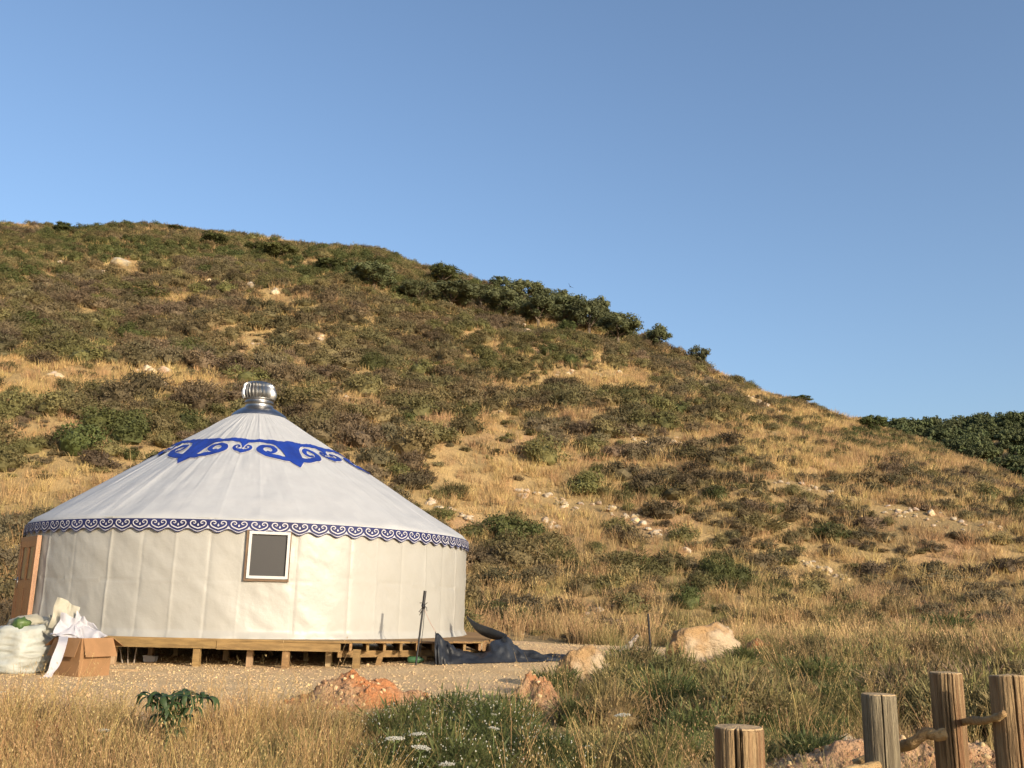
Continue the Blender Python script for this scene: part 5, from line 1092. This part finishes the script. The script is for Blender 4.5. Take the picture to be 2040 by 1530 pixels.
near_bush(1400, 1520, 170, 110, 'dark green bush at the bottom left of the short split-topped post', HB_)
near_bush(1190, 1540, 160, 90, 'olive weed bush at the bottom middle of the view', HO)
near_bush(1640, 1545, 160, 90, 'dark green weed below the pale grey rock', HB_)
near_bush(1980, 1320, 150, 60, 'olive weed bush above the tall fence posts', HO)
near_bush(1820, 1300, 150, 60, 'greenish weed bush above the greyish post', HO)
for px_, py_, wd, ht, mset, lab in ((1300, 1395, 120, 60, HB_, 'small dark green bush below the end of the dead branch'), (1555, 1420, 120, 70, HO, 'straw-green bush left of the bright green rounded bush'), (1480, 1365, 130, 55, HO, 'olive bush just below the big ochre boulder'), (1760, 1350, 130, 60, HB_, 'green bush left of the dead twigs'), (1200, 1420, 110, 60, HO, 'yellowish bush right of the crumbling red bank'), (1330, 1560, 150, 110, HO, 'yellow-green bush at the bottom edge left of the dark one'), (1500, 1330, 110, 45, HB_, 'small green bush at the foot of the pinkish heap'), (1900, 1275, 130, 50, HB_, 'dark green weed clump beside the drooping weed')):
    near_bush(px_, py_, wd, ht, lab, mset)
rb = np.random.default_rng(88); spots = [(1150, 1440), (1215, 1490), (1280, 1440), (1300, 1500), (1375, 1470), (1255, 1380), (1350, 1380), (1420, 1370), (1530, 1470), (1600, 1430), (1660, 1470), (1510, 1520), (1570, 1370), (1680, 1360), (1740, 1400), (1450, 1480)]
for px_, py_ in spots:
    o = near_bush(px_, py_ + 12, rb.uniform(95, 150), rb.uniform(42, 74), 'dark green weed bush in the tangle between the ochre boulder and the fence posts', HB_ if rb.uniform() < 0.7 else HO, 'weed bushes between the boulder and the fence'); o.scale[0] *= rb.uniform(0.9, 1.25)
# dead brown bush behind the posts
def twig_mesh(name, seed, n=260):
    rng = np.random.default_rng(seed); mb = MB()
    for k in range(n):
        a = rng.uniform(0, 6.28); el = rng.uniform(0.05, 1.2); L_ = rng.uniform(0.3, 0.62); d = np.array([math.cos(a) * math.cos(el), math.sin(a) * math.cos(el), math.sin(el)])
        q = spline([d * L_ * 0.15 * rng.uniform(0, 1), d * L_ * 0.6 + rng.normal(size=3) * 0.05, d * L_ + rng.normal(size=3) * 0.09 - (0, 0, 0.06)], 5); mb.tube(q, np.linspace(0.006, 0.002, 5), 3, False)
    m = mb.mesh(name); m.materials.append(M['twig']); return m
TW = [twig_mesh('twigs_%d' % k, 660 + k) for k in range(2)]
for px_, py_, wd, ht, lab in ((1800, 1425, 190, 110, 'dead brown twiggy bush behind the greyish and tall cracked posts'), (1950, 1430, 200, 120, 'dead brown twiggy bush between the two tall posts'), (105, 1440, 130, 50, 'dead dark twiggy tuft in the dry grass at the left'), (1130, 1440, 120, 60, 'dead brown twigs below the narrow ochre rock')):
    g = on_ground(px_, py_); dp = (g - np.array([0, 0, HC])) @ CF
    tag(obj('dead_bush', TW[int(rng.integers(0, 2))], None, None, (g[0], g[1] + 0.1, g[2]), (0, 0, rng.uniform(0, 6.28)), (wd * dp / FPX, wd * dp / FPX, ht * dp / FPX * 1.9)), lab, 'bush')
# wild carrot umbels
def umbel(px_, py_, wpx, depth, label, tilt=0.0, seed=0):
    h_ = at_y(px_, py_, depth); z0 = gz(h_[0], depth); rng = np.random.default_rng(seed + 700); T = thing('wild_carrot', label, 'flower', (h_[0], depth, z0)); H = h_[2] - z0; s_ = wpx * depth / FPX / 2
    bend = rng.uniform(-0.05, 0.05); mb = MB(); mb.tube(spline([(bend, 0.02, 0), (bend * 0.6, 0, H * 0.5), (0, 0, H - s_ * 0.5)], 8), np.linspace(0.005, 0.003, 8), 5); 
    for k in range(10):
        a = k * 0.628; mb.tube([(0, 0, H - s_ * 0.5), (math.cos(a) * s_ * 0.75, math.sin(a) * s_ * 0.75, H - 0.006)], 0.0015, 3)
    mb.build('stem', M['stem'], T)
    mb = MB(); n = 130
    for k in range(n):
        q = math.sqrt((k + 0.5) / n); a = k * 2.39996; c = np.array([math.cos(a) * q * s_, math.sin(a) * q * s_, H + 0.16 * s_ * (1 - q * q) + tilt * math.cos(a) * q * s_]) + rng.normal(size=3) * 0.003
        v, f = np.array([(1, 0, 0), (0, 1, 0), (-1, 0, 0), (0, -1, 0), (0, 0, 0.7), (0, 0, -0.7)]) * s_ * 0.085 * rng.uniform(0.7, 1.3) + c, [(0, 1, 4), (1, 2, 4), (2, 3, 4), (3, 0, 4), (1, 0, 5), (2, 1, 5), (3, 2, 5), (0, 3, 5)]
        mb.add(v, f)
    mb.build('flower_head', M['white_petal'], T)
for k, (px_, py_, wd, dp, lab) in enumerate(((787, 1472, 36, 7.6, 'white flat flower head, left one of the close pair on the blossoming bush'), (833, 1463, 34, 7.9, 'white flat flower head, right one of the close pair on the blossoming bush'), (838, 1490, 36, 7.3, 'white flat flower head just below the close pair'), (890, 1523, 30, 6.9, 'tilted white flower head at the bottom of the blossoming bush'), (980, 1424, 20, 8.6, 'small white flower head above the right side of the blossoming bush'), (984, 1451, 20, 8.0, 'small white flower head just under the upper right one'),
        (1240, 1425, 30, 8.6, 'white arched flower head alone in the middle weeds'), (1443, 1390, 24, 9.5, 'dull white flower head behind the short split-topped post'), (208, 1455, 22, 8.0, 'white flower head in the dry grass below the broad-leaved plant'), (1, 1380, 18, 11.0, 'white flower head at the left edge by the gravel'))):
    umbel(px_, py_, wd, dp, lab, 0.12 * math.sin(k * 2.3), k)
# broad-leaved plant with drooping leaves
g = on_ground(322, 1500); BL = thing('broad_leaved_plant', 'dark broad-leaved plant with drooping leaves in the dry grass below the deck', 'plant', g)
cen = at_y(352, 1385, g[1]) - g; MB().tube(spline([(0, 0, -0.03), cen * 0.45 + (0.03, 0, 0), cen * 0.98], 10), np.linspace(0.012, 0.007, 10), 7).build('stem', M['stem'], BL, True)
rl = np.random.default_rng(15); LM = []
for v_ in range(4):
    L_, W_ = 0.19, 0.021; tt = np.linspace(0, 1, 10); arch = [0.05, 0.07, 0.035, 0.06][v_]
    xx = L_ * (tt - 0.28 * tt ** 3); zc = arch * np.sin(tt * 2.0) - 0.11 * tt ** 2.4; hw = W_ * np.sin(np.pi * np.clip(tt * 0.93 + 0.05, 0, 1)) ** 0.8
    G = np.stack([np.stack([xx, -hw, zc - hw * 0.25], 1), np.stack([xx, -hw * 0.45, zc + hw * 0.12], 1), np.stack([xx, 0 * tt, zc], 1), np.stack([xx, hw * 0.45, zc + hw * 0.12], 1), np.stack([xx, hw, zc - hw * 0.25], 1)], 1)
    m = MB().grid(G).mesh('leaf', True); m.materials.append(M['bigleaf']); LM.append(m)
mbs = MB()
for q, (ox, oy, oz) in enumerate(((-0.20, 0.0, -0.01), (-0.09, -0.08, 0.01), (0.02, 0.06, 0.015), (0.10, -0.05, 0.0), (0.22, 0.02, -0.02), (-0.03, -0.10, -0.13), (0.07, 0.0, -0.17), (-0.12, 0.02, -0.16), (-0.16, -0.06, -0.07), (0.16, -0.07, -0.08), (0.0, -0.12, -0.05), (-0.06, 0.05, -0.24), (0.04, -0.06, -0.27))):
    tip_ = cen + np.array([ox, oy, oz]); mbs.tube(spline([cen * 0.5, cen * 0.8 + np.array([ox, oy, 0]) * 0.6, tip_], 7), np.linspace(0.006, 0.004, 7), 5)
    for k in range(9):
        a = k * 0.70 + rl.uniform(-0.25, 0.25); s_ = rl.uniform(0.75, 1.2) * (1.0 if q < 5 else 0.75)
        obj('leaf', LM[int(rl.integers(0, 4))], None, BL, tip_ + np.array([0, 0, rl.uniform(-0.03, 0.01)]), (rl.normal() * 0.2, rl.uniform(-0.1, 0.4), a), (s_, s_, s_))
mbs.build('branch', M['stem'], BL, True)
g = on_ground(1858, 1245); WB = thing('broad_leaved_plant', 'small dark drooping weed in the straw above the fence posts', 'plant', g)
for k in range(7): obj('leaf', LM[k % 4], None, WB, (0, 0, 0.38), (0, 0.1, k * 0.9), (1.3, 1.3, 1.3))
MB().tube([(0, 0, -0.02), (0.01, 0, 0.2), (0, 0, 0.39)], 0.01, 6).build('stem', M['stem'], WB)
# pebbles of the gravel yard and clods on the red earth
PB = [rock_mesh('pebble_%d' % k, 700 + k, 1, 6, 0.1, False, 'pebble') for k in range(4)]
r = np.random.default_rng(51); n = 26000; y = 10.0 + 16.5 * r.uniform(size=n) ** 1.35; x = r.uniform(-14, 7, n); ok = in_yard(x, y, 0.99); px, py = project(np.stack([x, y, terr(x, y)], 1)); ok &= (px > -60) & (px < 2100)
x, y = x[ok], y[ok]; n = len(x); s_ = 0.016 + 0.026 * r.uniform(size=n) ** 2 + 0.04 * (r.uniform(size=n) > 0.988)
scatter('gravel', PB, np.stack([x, y, terr(x, y) + 0.035], 1), r.uniform(0, 6.28, (n, 3)), np.stack([s_ * 1.2, s_, s_ * 0.8], 1), r.integers(0, 4, n), 'pale beige gravel spread round the yurt', 'gravel')
CL = [rock_mesh('clod_%d' % k, 710 + k, 1, 6, 0.2, False, 'red_soil') for k in range(3)] + [rock_mesh('clod_pale', 714, 1, 6, 0.2, False, 'pebble')]
def mound_pts(x0, y0, rx, ry, n, seed):
    r = np.random.default_rng(seed); q = np.sqrt(r.uniform(size=n)) * 0.95; a = r.uniform(0, 6.28, n); return x0 + rx * q * np.cos(a), y0 + ry * q * np.sin(a), q
PP, SS = [], []
dg = bpy.context.evaluated_depsgraph_get(); dg.update()
mounds = [o for o in sc.objects if o.name.startswith('soil_mound')]
from mathutils.bvhtree import BVHTree
for k, o in enumerate(mounds):
    V_ = np.array([v.co[:] for v in o.data.vertices]); tree_ = BVHTree.FromPolygons([tuple(v) for v in V_], [tuple(p.vertices) for p in o.data.polygons])
    lo_, hi_ = V_.min(0), V_.max(0); rr_ = np.random.default_rng(60 + k); cnt = int(420 * (hi_[0] - lo_[0]) * (hi_[1] - lo_[1]))
    for q in range(cnt):
        u_, v_ = rr_.uniform(lo_[0], hi_[0]), rr_.uniform(lo_[1], hi_[1]); h_ = tree_.ray_cast((u_, v_, 5), (0, 0, -1))
        if h_[0] is not None and h_[0].z > terr(u_ + o.location.x, v_ + o.location.y) - o.location.z - 0.01: PP.append(np.array(h_[0]) + np.array(o.location)); SS.append(0.014 + 0.05 * rr_.uniform() ** 3)
PP, SS = np.array(PP), np.array(SS); n = len(PP)
scatter('rubble', CL, PP, r.uniform(0, 6.28, (n, 3)), np.stack([SS * 1.2, SS, SS * 0.85], 1), r.integers(0, 4, n), 'red clods and small stones strewn on the earth mounds', 'rubble')

# ------------------------------------------------------------------ birds
M['feather'] = pm('dark_feather', (0.02, 0.02, 0.022), rough=0.8)
def bird(px_, py_, depth, span_, label, roll):
    c = at_y(px_, py_, depth); mb = MB(); s_ = span_ / 2
    mb.tube(spline([(0, -0.32 * s_, 0), (0, -0.1 * s_, 0), (0, 0.25 * s_, 0), (0, 0.5 * s_, 0.0)], 9), np.array([0.03, 0.07, 0.10, 0.115, 0.11, 0.09, 0.06, 0.05, 0.02]) * s_, 8)
    for sg in (-1, 1):
        q = np.linspace(0, 1, 9); ctr = np.stack([sg * s_ * q * (1 - 0.1 * q), 0.02 * s_ - 0.12 * s_ * q ** 2, s_ * (0.42 * q - 0.06 * q ** 2)], 1); ch = s_ * 0.30 * (1 - 0.55 * q ** 1.5)
        up_ = ctr + np.array([0, 0, 0.025 * s_]) * (1 - q)[:, None]
        mb.grid(np.stack([ctr - np.stack([0 * q, ch * 0.45, 0 * q], 1), up_, ctr + np.stack([0 * q, ch * 0.55, 0 * q], 1)], 1)); mb.grid(np.stack([ctr - np.stack([0 * q, ch * 0.45, 0 * q], 1), up_ - (0, 0, 0.02 * s_), ctr + np.stack([0 * q, ch * 0.55, 0 * q], 1)], 1))
    o = mb.build('bird', M['feather'], smooth=True, loc=c); o.rotation_euler = (0.2, roll, 0.35); return tag(o, label, 'bird')
bird(1136, 571, 70, 0.60, 'dark bird gliding with raised wings just above the ridge grove', 0.62)
bird(1333, 425, 140, 0.30, 'tiny dark speck of a bird high in the open sky', 0.2)
